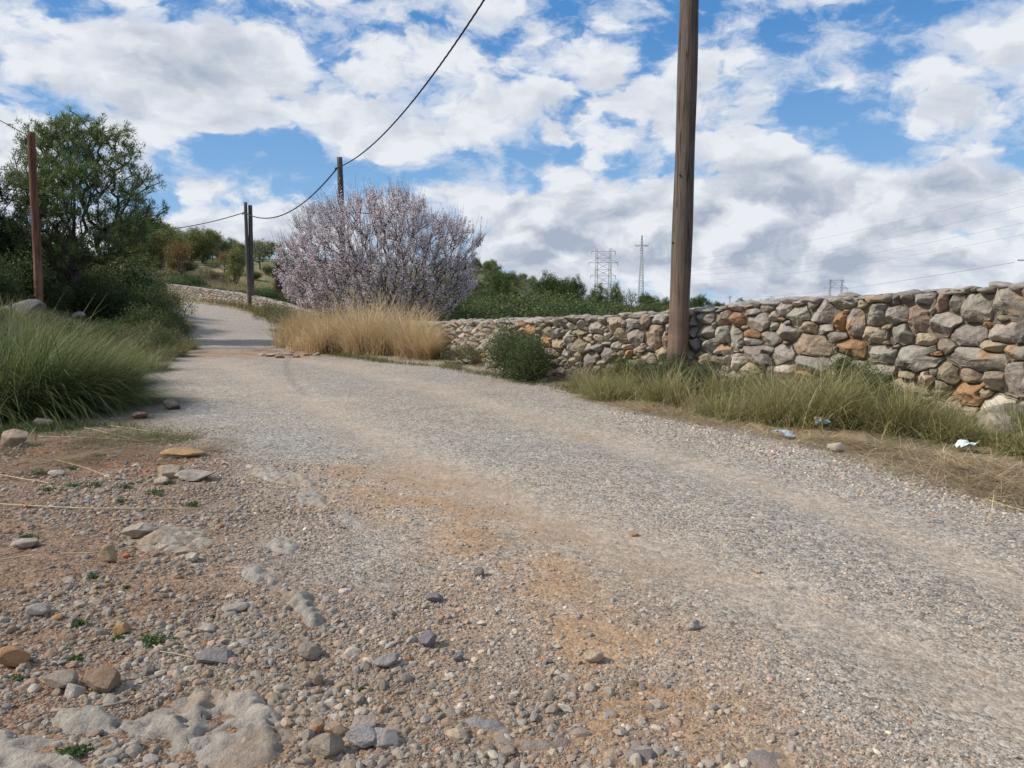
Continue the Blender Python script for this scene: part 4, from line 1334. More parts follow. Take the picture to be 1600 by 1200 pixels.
def build_pine():
    rng = np.random.default_rng(11)
    Y = 25.0; k = Y / F; bx = (122 - 800) * k; bz = gz(bx, Y)
    X = lambda px: (px - 122) * k
    Z = lambda py: CAMH + (480 - py) * k - bz
    B_ = []
    for px, py, wx, wz, dy in [(130, 235, 60, 38, 0), (185, 225, 30, 28, .5), (75, 240, 36, 30, -.4), (60, 290, 42, 34, .2), (120, 300, 70, 45, -.9), (195, 285, 48, 38, 0), (225, 335, 30, 24, .5), (230, 310, 24, 26, -.4),
                               (170, 350, 62, 34, .8), (95, 355, 55, 34, -.7), (45, 335, 30, 28, .5), (125, 205, 34, 22, .2), (60, 225, 16, 18, 0), (155, 200, 12, 14, 0), (100, 198, 12, 12, .2), (205, 365, 40, 20, -.4), (150, 390, 60, 26, 0), (80, 400, 50, 26, .4), (245, 300, 8, 20, 0)]:
        B_.append((X(px), dy, Z(py), wx * k, min(wx * k, 1.25), wz * k))
    T = crown_points(rng, 1080, B_, .25); T[:, 0] += .22
    T[:, 0] += .12 * rng.normal(size=len(T))
    T = T[T[:, 2] > .9]
    root = [(0, 0, -.3), (.02, 0, .5), (.05, .02, 1.2), (.02, 0, 2.0), (.08, .05, 2.9), (.14, .05, 3.8), (.1, 0, 4.8)]
    pal_ = [(.16, .22, .075), (.11, .16, .06), (.21, .26, .09), (.23, .21, .11)]
    def lf(A, par, w, tips):
        t = A[tips]; d = t - A[par[tips]]; d /= np.maximum(np.linalg.norm(d, axis=1, keepdims=True), 1e-6)
        sub = np.where((w < 8) & (np.arange(len(A)) > 8))[0]; sub = rng.choice(sub, int(len(sub) * .35), replace=False)
        pts = np.concatenate([t, t + rng.normal(0, .13, t.shape), A[sub] + rng.normal(0, .09, (len(sub), 3))])
        dd = np.concatenate([d, d, np.zeros((len(sub), 3))])
        return needle_tufts(pts, rng, 22, .16, .022, pal_, [4, 3, 2, 1], dd, .055)
    e = tree('pine_tree', (bx, Y, bz), 'tall spreading pine tree on the left bank behind the reddish pole', 'tree', rng, T, root, None, lf, .006, .17, lm='needle', step=.24)
    Vc, Fc_ = ICO[2]; parts = []
    for p in T[rng.choice(len(T), 60)]:
        if p[2] > 2.8: parts.append((Vc * np.array([.035, .035, .05]) + p, Fc_))
    V, Fc = join(parts); tag(mesh('pine_cone', V, Fc, M['bark'], e), kind='stuff')
    return e


build_pine()


def build_edge_pine():
    rng = np.random.default_rng(12)
    Y = 24.0; k = Y / F; bx = (-60 - 800) * k; bz = gz(bx, Y)
    X = lambda px: (px + 60) * k
    Z = lambda py: CAMH + (480 - py) * k - bz
    B_ = [(X(px), dy, Z(py), wx * k, 1.2, wz * k) for px, py, wx, wz, dy in [(-10, 310, 30, 48, 0), (0, 365, 36, 36, .3), (-60, 290, 60, 60, 0), (-100, 350, 70, 60, 0), (-20, 400, 70, 40, -.3), (-40, 240, 30, 30, 0)]]
    T = crown_points(rng, 420, B_, .2); T = T[T[:, 2] > .6]
    root = [(0, 0, -.3), (.02, 0, .6), (.05, .02, 1.4), (.02, 0, 2.4), (.08, .05, 3.2)]
    pal_ = [(.035, .050, .018), (.028, .040, .015), (.05, .065, .022)]
    def lf(A, par, w, tips):
        t = A[tips]; pts = np.concatenate([t, t + rng.normal(0, .12, t.shape), t + rng.normal(0, .18, t.shape)])
        return needle_tufts(pts, rng, 30, .16, .026, pal_, None, None, .07)
    tree('pine_tree', (bx, Y, bz), 'dark pine tree cut off by the left edge of the picture', 'tree', rng, T, root, None, lf, .006, .16, lm='needle', step=.26)


build_edge_pine()


# ---- flowering almond behind the dry grass
def build_almond():
    rng = np.random.default_rng(21)
    Y = 24.5; k = Y / F; bx = (622 - 800) * k; bz = gz(bx, Y) - .05
    X = lambda px: (px - 622) * k
    Z = lambda py: CAMH + (480 - py) * k - bz
    # outline of the crown in the photo, used as the extent of a rounded bush 6.5 m wide
    out = np.array([(445, 425), (452, 392), (470, 360), (488, 335), (505, 328), (540, 322), (560, 328), (575, 312), (620, 308), (655, 312), (672, 330), (680, 345), (705, 345), (735, 358), (755, 380), (748, 400), (735, 425), (742, 450), (715, 475), (690, 498), (640, 500), (560, 495), (500, 485), (455, 465)], float)
    T = []
    cx, cy = 600, 420
    while len(T) < 1500:
        a, b = rng.uniform(440, 760), rng.uniform(285, 500)
        ins = False
        for i in range(len(out)):
            (x0, y0), (x1, y1) = out[i], out[i - 1]
            if (y0 > b) != (y1 > b) and a < (x1 - x0) * (b - y0) / (y1 - y0) + x0: ins = not ins
        if not ins: continue
        q = math.hypot((a - cx) / 160, (b - cy) / 120)
        dm = 2.6 * math.sqrt(max(0.04, 1 - min(q, 1) ** 2))
        dy = rng.uniform(-1, 1) * dm
        if abs(dy) < dm * .35 and rng.random() < .5: dy = -dm * rng.uniform(.5, 1)
        T.append((X(a), dy, max(Z(b), .15)))
    T = np.array(T)
    root = [(0, 0, -.2), (.0, 0, .25), (-.05, 0, .55)]
    A, par, w, tips = grow(T, root, rng, .20, up=.02, wob=.04, radial=1.6)
    # fine upright twigs at each tip
    n = len(tips); m = 8
    P0 = np.repeat(A[tips], m, 0) + rng.normal(0, .05, (n * m, 3))
    outd = P0 - np.array([0, 0, .6]); outd /= np.linalg.norm(outd, axis=1, keepdims=True)
    d = outd * .75 + np.array([0, 0, .95]) + rng.normal(0, .38, (n * m, 3)); d /= np.linalg.norm(d, axis=1, keepdims=True)
    L = rng.uniform(.08, .30, (n * m, 1)) + (rng.random((n * m, 1)) < .12) * rng.uniform(.15, .6, (n * m, 1)); P1 = P0 + d * L
    Vw, Fw = tree_wood(A, par, w, .006, .17, .60)
    Vt, Ft = tubes(P0, P1, np.full(len(P0), .0045), np.full(len(P0), .002), 3)
    e = empty('almond_tree', (bx, Y, bz), 'almond tree covered in pale pink blossom behind the dry golden grass', 'tree')
    mesh('trunk', Vw, Fw, M['bark'], e, smooth=True)
    mesh('twigs', Vt, Ft, M['bark'], e)
    # blossoms strung along twigs and thin branches
    nb = 135000
    i = rng.integers(0, len(P0), nb); s = rng.uniform(-.1, .97, (nb, 1))
    Q = P0[i] + (P1[i] - P0[i]) * s + rng.normal(0, .018, (nb, 3))
    thin = np.where((w < 5) & (np.arange(len(A)) > 4))[0]; j = rng.choice(thin, 22000); sj = rng.random((22000, 1))
    Q2 = A[par[j]] + (A[j] - A[par[j]]) * sj + rng.normal(0, .03, (22000, 3))
    Q = np.concatenate([Q, Q2])
    Q = Q[rng.random(len(Q)) < np.clip(.62 + .9 * fbm(Q[:, 0] * 1.3, Q[:, 1] * 1.3, Q[:, 2] * 1.3, seed=4, oct=2), .12, 1)]
    C = cols(len(Q), rng, [(.81, .71, .73), (.86, .78, .79), (.56, .43, .46), (.88, .83, .83)], [4, 4, 2, 2], .08)
    V, Fc, C = leaves(Q, rng.uniform(.026, .055, len(Q)), C, rng, .8)
    mesh('blossom', V, Fc, M['blossom'], e, C)
    # dull brown buds and old leaves low inside
    k2 = rng.choice(len(A), 14000); Q = A[k2] + rng.normal(0, .10, (14000, 3)); Q = Q[Q[:, 2] < 2.9]
    C = cols(len(Q), rng, [(.10, .085, .04), (.14, .10, .07), (.07, .08, .03)], None, .2)
    V, Fc, C = leaves(Q, rng.uniform(.03, .07, len(Q)), C, rng, .5)
    mesh('dull_leaves', V, Fc, M['leaf'], e, C)


build_almond()


# ---- smaller trees and shrubs: one of each kind, then copies
def small_tree(name, label, rng, kind, pal_, w=None, h=3.4, wd=2.6, n=150, dense=26, loose=.3, group=None, fsize=.085, trunk=.8):
    B_ = []
    for _ in range(7):
        a = rng.uniform(0, 6.28); r = rng.uniform(0, wd * .26)
        z = rng.uniform(trunk + (h - trunk) * .22, h * .84); s = rng.uniform(.45, .8) * (1 - .35 * abs(z / h - .55))
        B_.append((r * math.cos(a), r * math.sin(a), z, wd * .42 * s, wd * .42 * s, (h - trunk) * .27))
    T = crown_points(rng, n, B_, loose); T = T[T[:, 2] > trunk * .7]
    root = [(0, 0, -.4), (.03, 0, trunk * .5), (.0, .03, trunk), (.05, .0, h * .5)]
    def lf(A, par, w_, tips):
        t = A[tips]
        if kind == 'needle':
            pts = np.concatenate([t, t + rng.normal(0, .12, t.shape)])
            return needle_tufts(pts, rng, dense, .17, .034, pal_, w, None, .12)
        m = len(t) * dense
        P = np.repeat(t, dense, 0) + rng.normal(0, .15, (m, 3))
        tint = np.repeat(1 + .2 * rng.normal(size=(len(t), 1)), dense, 0)
        return leaves(P, rng.uniform(.6, 1.2, m) * fsize, np.clip(cols(m, rng, pal_, w) * tint, .01, .5), rng, .55)
    return tree(name, (0, 0, 0), label, 'tree', rng, T, root, None, lf, .010, .09, group, lm='needle' if kind == 'needle' else 'leaf', step=.3)


def put(o, px, Y, hpx=None, h0=1.0, rz=0.0, label=None, group=None, sx=1.0, dz=0.0):
    x = (px - 800) / F * Y
    s = 1.0 if hpx is None else hpx * Y / F / h0
    o.location = (x, Y, gz(x, Y) + dz); o.rotation_euler = (0, 0, rz); o.scale = (s * sx, s * sx, s)
    if label: o['label'] = label
    if group: o['group'] = group
    return o


GH = 'trees on the hill beyond the field'
GT = 'trees beyond the wall'
rng = np.random.default_rng(31); r2 = np.random.default_rng(5)
OLIVE = [(.20, .235, .08), (.26, .27, .09), (.14, .175, .06), (.32, .30, .12)]
MIDG = [(.12, .165, .05), (.085, .125, .04), (.17, .21, .065)]
DARKG = [(.08, .12, .035), (.055, .085, .028), (.115, .155, .05)]
RUST = [(.36, .20, .05), (.20, .13, .05), (.14, .13, .04), (.30, .19, .06)]
PALE = [(.27, .30, .17), (.34, .36, .21), (.20, .23, .12)]
tA = small_tree('pine_tree', '', rng, 'needle', OLIVE, h=3.6, wd=3.2, n=220, group=GH, trunk=.15)
tB = small_tree('pine_tree', '', rng, 'needle', MIDG, h=3.4, wd=3.4, n=210, group=GH, trunk=.2)
tC = small_tree('broadleaf_tree', '', rng, 'leaf', RUST, h=3.4, wd=3.4, n=180, dense=30, trunk=.6)
tD = small_tree('broadleaf_tree', '', rng, 'leaf', PALE, h=3.4, wd=3.0, n=110, dense=16, group=GH)
tE = small_tree('pine_tree', '', rng, 'needle', DARKG, h=3.2, wd=3.8, n=240, dense=30, trunk=.4, group=GT)
used = set()


def tr(src, *a, **k):
    o = src if src.name not in used else copy_tree(src)
    used.add(src.name); used.add(o.name)
    return put(o, *a, **k)


tr(tC, 288, 82, 62, 3.4, 0, 'rust coloured small tree alone in the hill field', 'small trees of the hill field')
tr(tA, 372, 84, 66, 3.6, 1, 'open olive green pine just left of the doubled pole, taller than the rust coloured tree', GH, .8)
tr(tC, 356, 96, 36, 3.4, 2.0, 'low rust tinted tree behind the open pine near the doubled pole', 'small trees of the hill field')
tr(tB, 470, 60, 78, 3.4, 1, 'bushy dark green pine partly hidden by the left side of the almond', GH)
tr(tB, 445, 66, 62, 3.4, 3, 'bushy green pine between the doubled pole and the almond', GH)
tr(tD, 410, 110, 50, 3.4, 1, 'pale feathery tree right behind the doubled pole', GH)
GR = 'olive pines along the ridge of the hill'
for i, (px, Y, h) in enumerate([(250, 96, 84), (262, 125, 66), (228, 84, 92), (275, 150, 52), (300, 140, 46), (322, 128, 60), (332, 150, 50), (345, 165, 36), (314, 165, 40), (398, 160, 34), (425, 165, 30), (242, 140, 70), (210, 100, 80), (360, 175, 26), (385, 178, 28),
                              (255, 110, 76), (268, 118, 58), (285, 132, 54), (292, 160, 46), (310, 150, 52), (330, 165, 42), (338, 140, 40), (352, 150, 34), (366, 160, 34), (378, 150, 30), (405, 172, 34), (415, 150, 30), (238, 105, 88), (222, 95, 96), (440, 170, 30), (306, 128, 44), (278, 100, 40)]):
    tr((tA, tD, tA, tB)[i % 4] if i % 5 else tA, px, Y, h, 3.6, i * 1.3, 'olive green tree in the row along the ridge of the hill', GR, 1.0 + .2 * (i % 3))
for px, Y, h, s, src, lab in [(775, 62, 78, .72, tB, 'round green pine standing right of the almond tree'),
                              (865, 66, 70, .85, tE, 'broad dark green pine, largest beyond the middle of the wall'),
                              (893, 70, 62, .7, tE, 'dark green pine close behind the broad one beyond the wall'),
                              (824, 78, 44, .9, tD, 'pale yellowish tree between the two large green pines'),
                              (935, 72, 52, .9, tB, 'rounded green tree below the steel pylon'),
                              (962, 74, 56, .6, tB, 'narrow green tree just right of the pylon foot'),
                              (985, 70, 46, .7, tD, 'open greyish tree at the foot of the slim lattice mast')]:
    tr(src, px, Y, h, 3.4, px, lab, GT, s * 1.15)
for i in range(26):
    tr((tA, tB, tD)[i % 3], 715 + 125 * r2.random(), 120 + 110 * r2.random(), r2.uniform(14, 24), 3.5, i, 'distant tree on the slope just right of the almond tree', 'distant trees right of the almond tree', 1.2)
GF = 'low trees along the horizon right of the tall pole'
for i, (px, Y, h) in enumerate([(1020, 100, 22), (1040, 120, 20), (1090, 105, 24), (1104, 110, 18), (1122, 130, 15), (1155, 118, 19), (1170, 125, 17), (1198, 100, 22), (1212, 120, 16), (1228, 105, 22), (1265, 115, 17), (1283, 120, 15), (1008, 130, 24), (1060, 110, 20), (1330, 120, 12)]):
    tr((tE, tB, tE, tD)[i % 4], px, Y, h * 1.45, 3.4, i, 'low green tree on the horizon right of the tall wooden pole' if px > 1080 else 'low green tree on the horizon between the lattice mast and the tall pole', GF if px > 1080 else 'low trees left of the tall pole', 1.1)


def shrub(name, label, rng, pal_, w=None, wd=1.6, h=1.0, n=130, dense=60, size=.06, group=None, cat='shrub', flat=1.0):
    B_ = []
    for _ in range(8):
        a = rng.uniform(0, 6.28); r = rng.uniform(0, wd * .33)
        s = rng.uniform(.5, 1)
        B_.append((r * math.cos(a), r * math.sin(a), h * rng.uniform(.25, .6), wd * .25 * s, wd * .25 * s, h * .40 * s))
    T = crown_points(rng, n, B_, .3); T[:, 2] = np.maximum(T[:, 2], .05)
    A, par, w_, tips = grow(T, [(0, 0, -.2), (0, 0, .05)], rng, .14, .1)
    V, Fq = tree_wood(A, par, w_, .003, .03)
    e = empty(name, (0, 0, 0), label, cat, group)
    mesh('stems', V, Fq, M['bark'], e, smooth=True)
    t = A[tips]; m = len(t) * dense
    P = np.repeat(t, dense, 0) + rng.normal(0, .085 * wd / 1.6, (m, 3))
    P[:, 2] = np.abs(P[:, 2])
    tint = np.repeat(1 + .22 * rng.normal(size=(len(t), 1)), dense, 0)
    V, Fc, C = leaves(P, rng.uniform(.6, 1.2, m) * size, np.clip(cols(m, rng, pal_, w) * tint, .01, .5), rng, .5)
    mesh('leaves', V, Fc, M['leaf'], e, C)
    return e


sG = shrub('shrub', '', rng, [(.10, .135, .045), (.075, .11, .035), (.155, .18, .06)], wd=1.9, h=1.1, n=170, size=.055)
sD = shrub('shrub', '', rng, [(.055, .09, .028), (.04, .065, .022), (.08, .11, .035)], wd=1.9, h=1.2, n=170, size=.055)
sO = shrub('shrub', '', rng, [(.16, .185, .065), (.12, .145, .05), (.22, .21, .09), (.19, .15, .10)], wd=1.8, h=1.0, n=110, dense=44, size=.05)
sN = shrub('shrub', '', rng, [(.085, .13, .04), (.15, .18, .06), (.055, .085, .03), (.16, .12, .07)], [4, 3, 3, 1], wd=1.7, h=1.2, n=260, dense=60, size=.034)
GS = 'green scrub between the wall and the trees'
r2 = np.random.default_rng(5)
for i in range(125):                                          # the green belt behind the wall
    px = 640 + 480 * r2.random(); Y = 19 + 46 * r2.random() ** 1.1
    if px > 960 and Y < 34: continue
    xw = (px - 800) / F * Y
    if Y < 24 and px < 720: continue
    top = (462 if px < 960 else 468) + 16 * r2.random() - (r2.random() < .2) * 14 + max(0, (px - 940)) * .02
    hh = CAMH + (480 - top) / F * Y - gz(xw, Y)
    hpx = np.clip(hh, .7, 2.6) * F / Y
    tr(sG if r2.random() < .72 else sD, px, Y, hpx * r2.uniform(.75, 1.0), 1.1, r2.uniform(0, 6), 'green shrub in the dense scrub between the wall and the trees', GS, 1.25)
GQ = 'far scrub on the slope beyond the wall'
for i in range(90):
    Y = 66 + 60 * r2.random(); px = 660 + 420 * r2.random()
    tr((sG, sO, sO, sG)[i % 4], px, Y, r2.uniform(9, 18), 1.1, r2.uniform(0, 6), 'distant shrub on the green slope beyond the wall', GQ, 1.7)
for i in range(45):
    tr((sG, sO, sD)[i % 3], 715 + 150 * r2.random(), 110 + 110 * r2.random(), r2.uniform(8, 15), 1.1, r2.uniform(0, 6), 'distant shrub on the green slope beyond the wall', GQ, 1.9)
GL = 'dark shrubs massed under the pine'
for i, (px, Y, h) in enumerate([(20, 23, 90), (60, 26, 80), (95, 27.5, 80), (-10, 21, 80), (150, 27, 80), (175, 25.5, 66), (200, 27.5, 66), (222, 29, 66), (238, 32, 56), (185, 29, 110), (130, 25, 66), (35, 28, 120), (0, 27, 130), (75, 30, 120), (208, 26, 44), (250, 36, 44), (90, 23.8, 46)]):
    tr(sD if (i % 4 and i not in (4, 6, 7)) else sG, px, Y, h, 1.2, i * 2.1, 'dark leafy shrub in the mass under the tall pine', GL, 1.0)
GB = 'low bushes on the left bank beside the track'
for i, (px, Y, h) in enumerate([(135, 17, 44), (165, 18.5, 46), (195, 20, 42), (222, 21, 48), (245, 22.5, 44), (262, 24.5, 46), (275, 26, 40), (180, 16, 40), (212, 17.2, 46), (240, 18.8, 42), (262, 20.5, 40), (100, 16, 40), (70, 17, 38), (150, 14.6, 40), (190, 15, 34), (285, 27.5, 26), (225, 23.5, 56), (250, 30, 60), (262, 34, 46), (236, 36, 60)]):
    tr((sO, sG, sO, sO, sN)[i % 5], px, Y, h * 1.1, 1.05, i * 1.7, 'low green bush in the belt on the left bank beside the track', GB, .95)
GFd = 'low dark shrubs scattered over the hill field'
for i, (px, Y, h) in enumerate([(300, 70, 34), (278, 66, 30), (318, 68, 18), (345, 66, 16), (262, 64, 24), (292, 76, 20), (405, 52, 26), (425, 49, 30), (440, 47, 34), (418, 56, 26), (455, 44, 30), (345, 86, 14), (380, 60, 16), (395, 58, 18), (330, 90, 14), (362, 62, 14), (430, 60, 20), (372, 96, 14), (450, 74, 18), (300, 100, 16), (340, 110, 14), (425, 100, 18), (400, 92, 14)]):
    tr((sD, sG, sO)[i % 3] if Y > 60 else (sD, sG)[i % 2], px, Y, h, 1.1, i * 1.1, 'low dark shrub among the dry grass of the hill field behind the far wall', GFd, 1.5)
# roadside bushes in front of the near wall
def near_bush(px, Y, h, w, label, src=sN, group='bushes at the foot of the near wall'):
    h, w = h * 1.55, w * 1.6
    o = tr(src, px, Y, h, 1.1, px * .3, label, group); s = o.scale[2]
    o.scale = (w / F * Y / 1.7, min(1.0, w / F * Y / 1.7), s)
near_bush(785, 13.1, 60, 88, 'biggest leafy bush at the foot of the wall, left of the tall pole')
near_bush(838, 12.5, 56, 76, 'leafy bush touching the right side of the biggest one')
near_bush(728, 15.9, 26, 50, 'small brownish bush between the dry grass and the biggest bush', sO)
near_bush(975, 11.1, 34, 70, 'low weedy bush under the wall left of the pole foot')
near_bush(1030, 10.5, 42, 66, 'leafy weeds hugging the left foot of the tall pole')
near_bush(1092, 9.9, 44, 70, 'leafy weeds hugging the right foot of the tall pole')
near_bush(1175, 9.4, 34, 70, 'leafy weeds between the pole foot weeds and the dark leafy bush')
near_bush(920, 11.6, 22, 60, 'lowest weeds at the foot of the wall right of the biggest bush', sO)
near_bush(1245, 8.9, 40, 70, 'olive weeds just left of the dark leafy bush', sO)
for bx_, by_, bh_, bw_, bl_ in [(1005, 10.8, 26, 44, 'small leafy weed clump left of the weeds at the pole foot'), (1140, 9.6, 26, 46, 'small leafy weed clump a step right of the pole'), (1210, 9.0, 30, 50, 'leafy weed clump midway between the pole and the orange stones'),
                                (1285, 8.6, 40, 60, 'leafy weed clump reaching up the wall left of the darkest bush'), (1375, 8.0, 36, 60, 'leafy weed clump right of the darkest bush'), (1480, 7.5, 24, 70, 'low spreading weeds left of the pale boulder'), (950, 11.3, 26, 50, 'low leafy weeds below the wall near the biggest bush')]:
    near_bush(bx_, by_, bh_, bw_, bl_, sN if bx_ % 2 else sO)
near_bush(1330, 8.4, 62, 110, 'dark leafy bush under the middle of the near wall')
near_bush(1420, 7.75, 40, 110, 'low dark bush trailing right towards the pale boulder')
near_bush(448, 35, 26, 34, 'grey brown bush at the left end of the dry golden grass', sO)
near_bush(425, 38, 22, 30, 'small bush at the foot of the far wall right of the doubled pole', sO)


# ---- tussocks and grasses
def tussock(name, px, Y, n, L, spread, label, palette, w, seed, lean=(.1, 1.15), curve=(.4, 2.1), wind=(0, 0), tip=None, wid=.006, group=None, kind=None, cat='grass tussock', seg=5):
    rng = np.random.default_rng(seed)
    x = (px - 800) / F * Y; z = gz(x, Y)
    a = rng.uniform(0, 6.28, n); r = spread * np.sqrt(rng.random(n))
    P = np.stack([r * np.cos(a), r * np.sin(a), np.zeros(n)], 1)
    P[:, 2] = ground_z(P[:, 0] + x, P[:, 1] + Y) - z - .02
    vx = np.cos(a) * rng.uniform(.2, 1, n) + wind[0]; vy = np.sin(a) * rng.uniform(.2, 1, n) + wind[1]
    az = np.arctan2(vy, vx) + rng.normal(0, .6, n)
    ln = rng.uniform(*lean, n) * np.clip(.35 + r / spread, 0, 1.2)
    C = cols(n, rng, palette, w, .18)
    tc = None if tip is None else C + (np.array(tip) - C) * rng.uniform(0, 1, (n, 1))
    V, Fc, CC = blades(P, L * rng.uniform(.3, 1.15, n) * (1 + .25 * np.sin(a * 3 + seed) * np.cos(a * 5)), wid * rng.uniform(.6, 1.3, n), az, ln, rng.uniform(*curve, n), C, seg, tc)
    o = mesh(name, V, Fc, M['blade'], col=CC); o.location = (x, Y, z)
    return tag(o, label, cat, group, kind)


GRN = [(.058, .105, .026), (.036, .068, .018), (.115, .145, .04), (.32, .27, .13), (.08, .125, .034)]
GW_ = [5, 4, 3, 1.5, 3]
TIP = (.28, .29, .11)
GTU = 'big grass tussocks on the left margin'
tussock('grass_tussock', 35, 8.9, 6500, 1.28, .60, 'largest green grass tussock, filling the left edge with arching blades', GRN, GW_, 1, wind=(.25, 0), tip=TIP, group=GTU, wid=.0105)
tussock('grass_tussock', 125, 9.5, 5500, .92, .44, 'wide green tussock leaning over the track edge right of the largest one', GRN, GW_, 2, wind=(.25, 0), tip=(.38, .34, .13), group=GTU, wid=.0100)
tussock('grass_tussock', -30, 8.4, 4000, 1.3, .5, 'dark green tussock cut off by the left edge', GRN, GW_, 3, wind=(.2, 0), tip=TIP, group=GTU, wid=.0105)
tussock('grass_tussock', 85, 11.2, 3500, .95, .6, 'green tussock rising behind the gap between the two big ones', GRN, GW_, 4, wind=(.3, 0), tip=(.32, .30, .13), group=GTU)
tussock('grass_tussock', 150, 12.0, 3500, .85, .5, 'yellow tipped tussock behind the one leaning over the track', GRN, [3, 2, 3, 3, 2], 5, wind=(.4, 0), tip=(.38, .32, .13), group=GTU)
tussock('grass_tussock', 5, 12.0, 4000, .95, .6, 'green tussock behind the largest one near the left boulders', GRN, GW_, 6, wind=(.2, 0), tip=TIP, group=GTU)
for i, (px, Y, L) in enumerate([(90, 14.5, .75), (140, 14, .7), (60, 15.5, .7), (200, 16.2, .6), (235, 17.5, .6), (258, 19, .55), (280, 22, .5), (170, 17.5, .75), (15, 16.5, .8), (222, 14.8, .55), (278, 24, .5), (215, 19, .7), (120, 18.5, .8)]):
    tussock('grass_tuft', px, Y, 1500, L, .45, 'smaller grass tuft among the bushes of the left bank', [(.20, .21, .075), (.12, .155, .05), (.32, .27, .14)], None, 40 + i, tip=(.30, .26, .13), wid=.009, group='smaller grass tufts of the left bank', cat='grass tuft', seg=3)


def field_of_grass(name, pts, n, L, wid, palette, w, seed, label, lift=-.01, straw=None, tip=None, lean=(.0, .5), curve=(.2, 1.0), wind=(.3, 0), jit=.5, seg=3, clump=0):
    """grass standing over a strip; pts: (x, y, half width, height factor) in metres"""
    rng = np.random.default_rng(seed); p = np.array(pts, float)
    s = np.concatenate([[0], np.cumsum(np.hypot(*np.diff(p[:, :2], axis=0).T))])
    if clump:
        cs = rng.uniform(0, s[-1], clump); co = rng.uniform(-1, 1, clump); k = rng.integers(0, clump, n); cf = rng.uniform(.45, 1.45, clump)[k]; sf = (rng.uniform(0, .75, clump) * (rng.random(clump) < .45))[k]
        u = cs[k] + rng.normal(0, .11, n); off = co[k] + rng.normal(0, .16, n)
    else:
        cf = np.ones(n); sf = np.zeros(n); u = rng.uniform(0, s[-1], n); off = rng.normal(0, .55, n)
    x = np.interp(u, s, p[:, 0]); y = np.interp(u, s, p[:, 1]); hw = np.interp(u, s, p[:, 2]); hf = np.interp(u, s, p[:, 3])
    t = np.stack([np.interp(u + .3, s, p[:, 0]) - np.interp(u - .3, s, p[:, 0]), np.interp(u + .3, s, p[:, 1]) - np.interp(u - .3, s, p[:, 1])], 1)
    t /= np.maximum(np.linalg.norm(t, axis=1, keepdims=True), 1e-6)
    x = x - t[:, 1] * off * hw; y = y + t[:, 0] * off * hw
    dens = fbm(x * 1.6, y * 1.6, seed=seed, oct=3)
    k = rng.random(n) < np.clip(.65 + jit * 1.6 * dens, .05, 1); x, y, hf, dens, off = x[k], y[k], (hf * cf)[k], dens[k], off[k]; sf = sf[k]; m = len(x)
    P = np.stack([x, y, ground_z(x, y) + lift], 1)
    az = np.arctan2(rng.normal(0, .6, m) + wind[1], rng.normal(0, .6, m) + wind[0])
    C = cols(m, rng, palette, w, .18)
    if straw is not None: C = C + (np.array(straw) * rng.uniform(.6, 1.3, (m, 1)) - C) * sf[:, None]
    tc = None if tip is None else C + (np.array(tip) - C) * rng.uniform(.2, 1, (m, 1))
    hh = L * hf * rng.uniform(.4, 1.1, m) * (1 + .35 * dens) * np.clip(1.15 - .3 * off ** 2, .4, 1.15)
    V, Fc, CC = blades(P, hh, wid * rng.uniform(.6, 1.3, m), az, rng.uniform(*lean, m), rng.uniform(*curve, m), C, seg, tc)
    c0 = np.array([x.mean(), y.mean(), 0])
    o = mesh(name, V - c0, Fc, M['blade'], col=CC); o.location = c0
    return tag(o, label, kind='stuff')


def gp(px, py, hw, hf): g = ground(px, py); return (g[0], g[1], hw, hf)


GOLD = [(.58, .43, .24), (.48, .35, .19), (.68, .54, .34), (.34, .24, .13)]
field_of_grass('dry_grass', [(-7.6, 26.5, .5, .7), (-6.6, 24.2, .9, .95), (-5.2, 21.5, .8, 1.05), (-3.9, 20.0, .6, 1.1), (-3.0, 18.9, .4, 1.1), (-2.2, 17.9, .25, 1.0), (-1.75, 17.4, .15, .7)], 40000, 1.06, .013, GOLD, [4, 3, 3, 1], 70,
               'tall dry golden grass along the right side of the track before the almond', tip=(.78, .62, .36), lean=(.0, .65), curve=(.2, 1.3), wind=(.10, 0), jit=.6, seg=4, clump=170)
GYEL = [(.165, .205, .05), (.085, .135, .032), (.28, .26, .10), (.48, .39, .20), (.21, .23, .07)]
field_of_grass('verge_grass', [gp(905, 608, .22, .6), gp(980, 624, .38, .8), gp(1060, 632, .5, 1.05), gp(1130, 644, .55, 1.0), gp(1230, 660, .58, 1.1), gp(1340, 678, .52, 1.0), gp(1430, 692, .36, .65), gp(1540, 705, .18, .4), gp(1660, 730, .2, .4)],
               31000, .60, .0062, GYEL, [3, 2.2, 3.6, 4.0, 2.6], 71, 'green and yellow grass growing along the foot of the near wall', straw=(.40, .31, .18), tip=(.52, .44, .22), lean=(.05, 1.0), curve=(.2, 1.6), wind=(0, -.1), jit=.8, clump=60, seg=4)
field_of_grass('dry_straw', [gp(905, 618, .15, .5), gp(1000, 640, .25, .6), gp(1120, 668, .3, .7), gp(1250, 692, .3, .8), gp(1400, 725, .4, 1.0), gp(1520, 755, .5, 1.1), gp(1700, 800, .5, 1.1)],
               24000, .34, .0045, [(.56, .43, .25), (.36, .26, .15), (.60, .48, .28), (.24, .18, .12)], None, 72, 'dry flattened straw between the verge grass and the gravel', lift=.012, lean=(1.25, 1.62), curve=(-.1, .35), wind=(0, 0), jit=.45, seg=3)
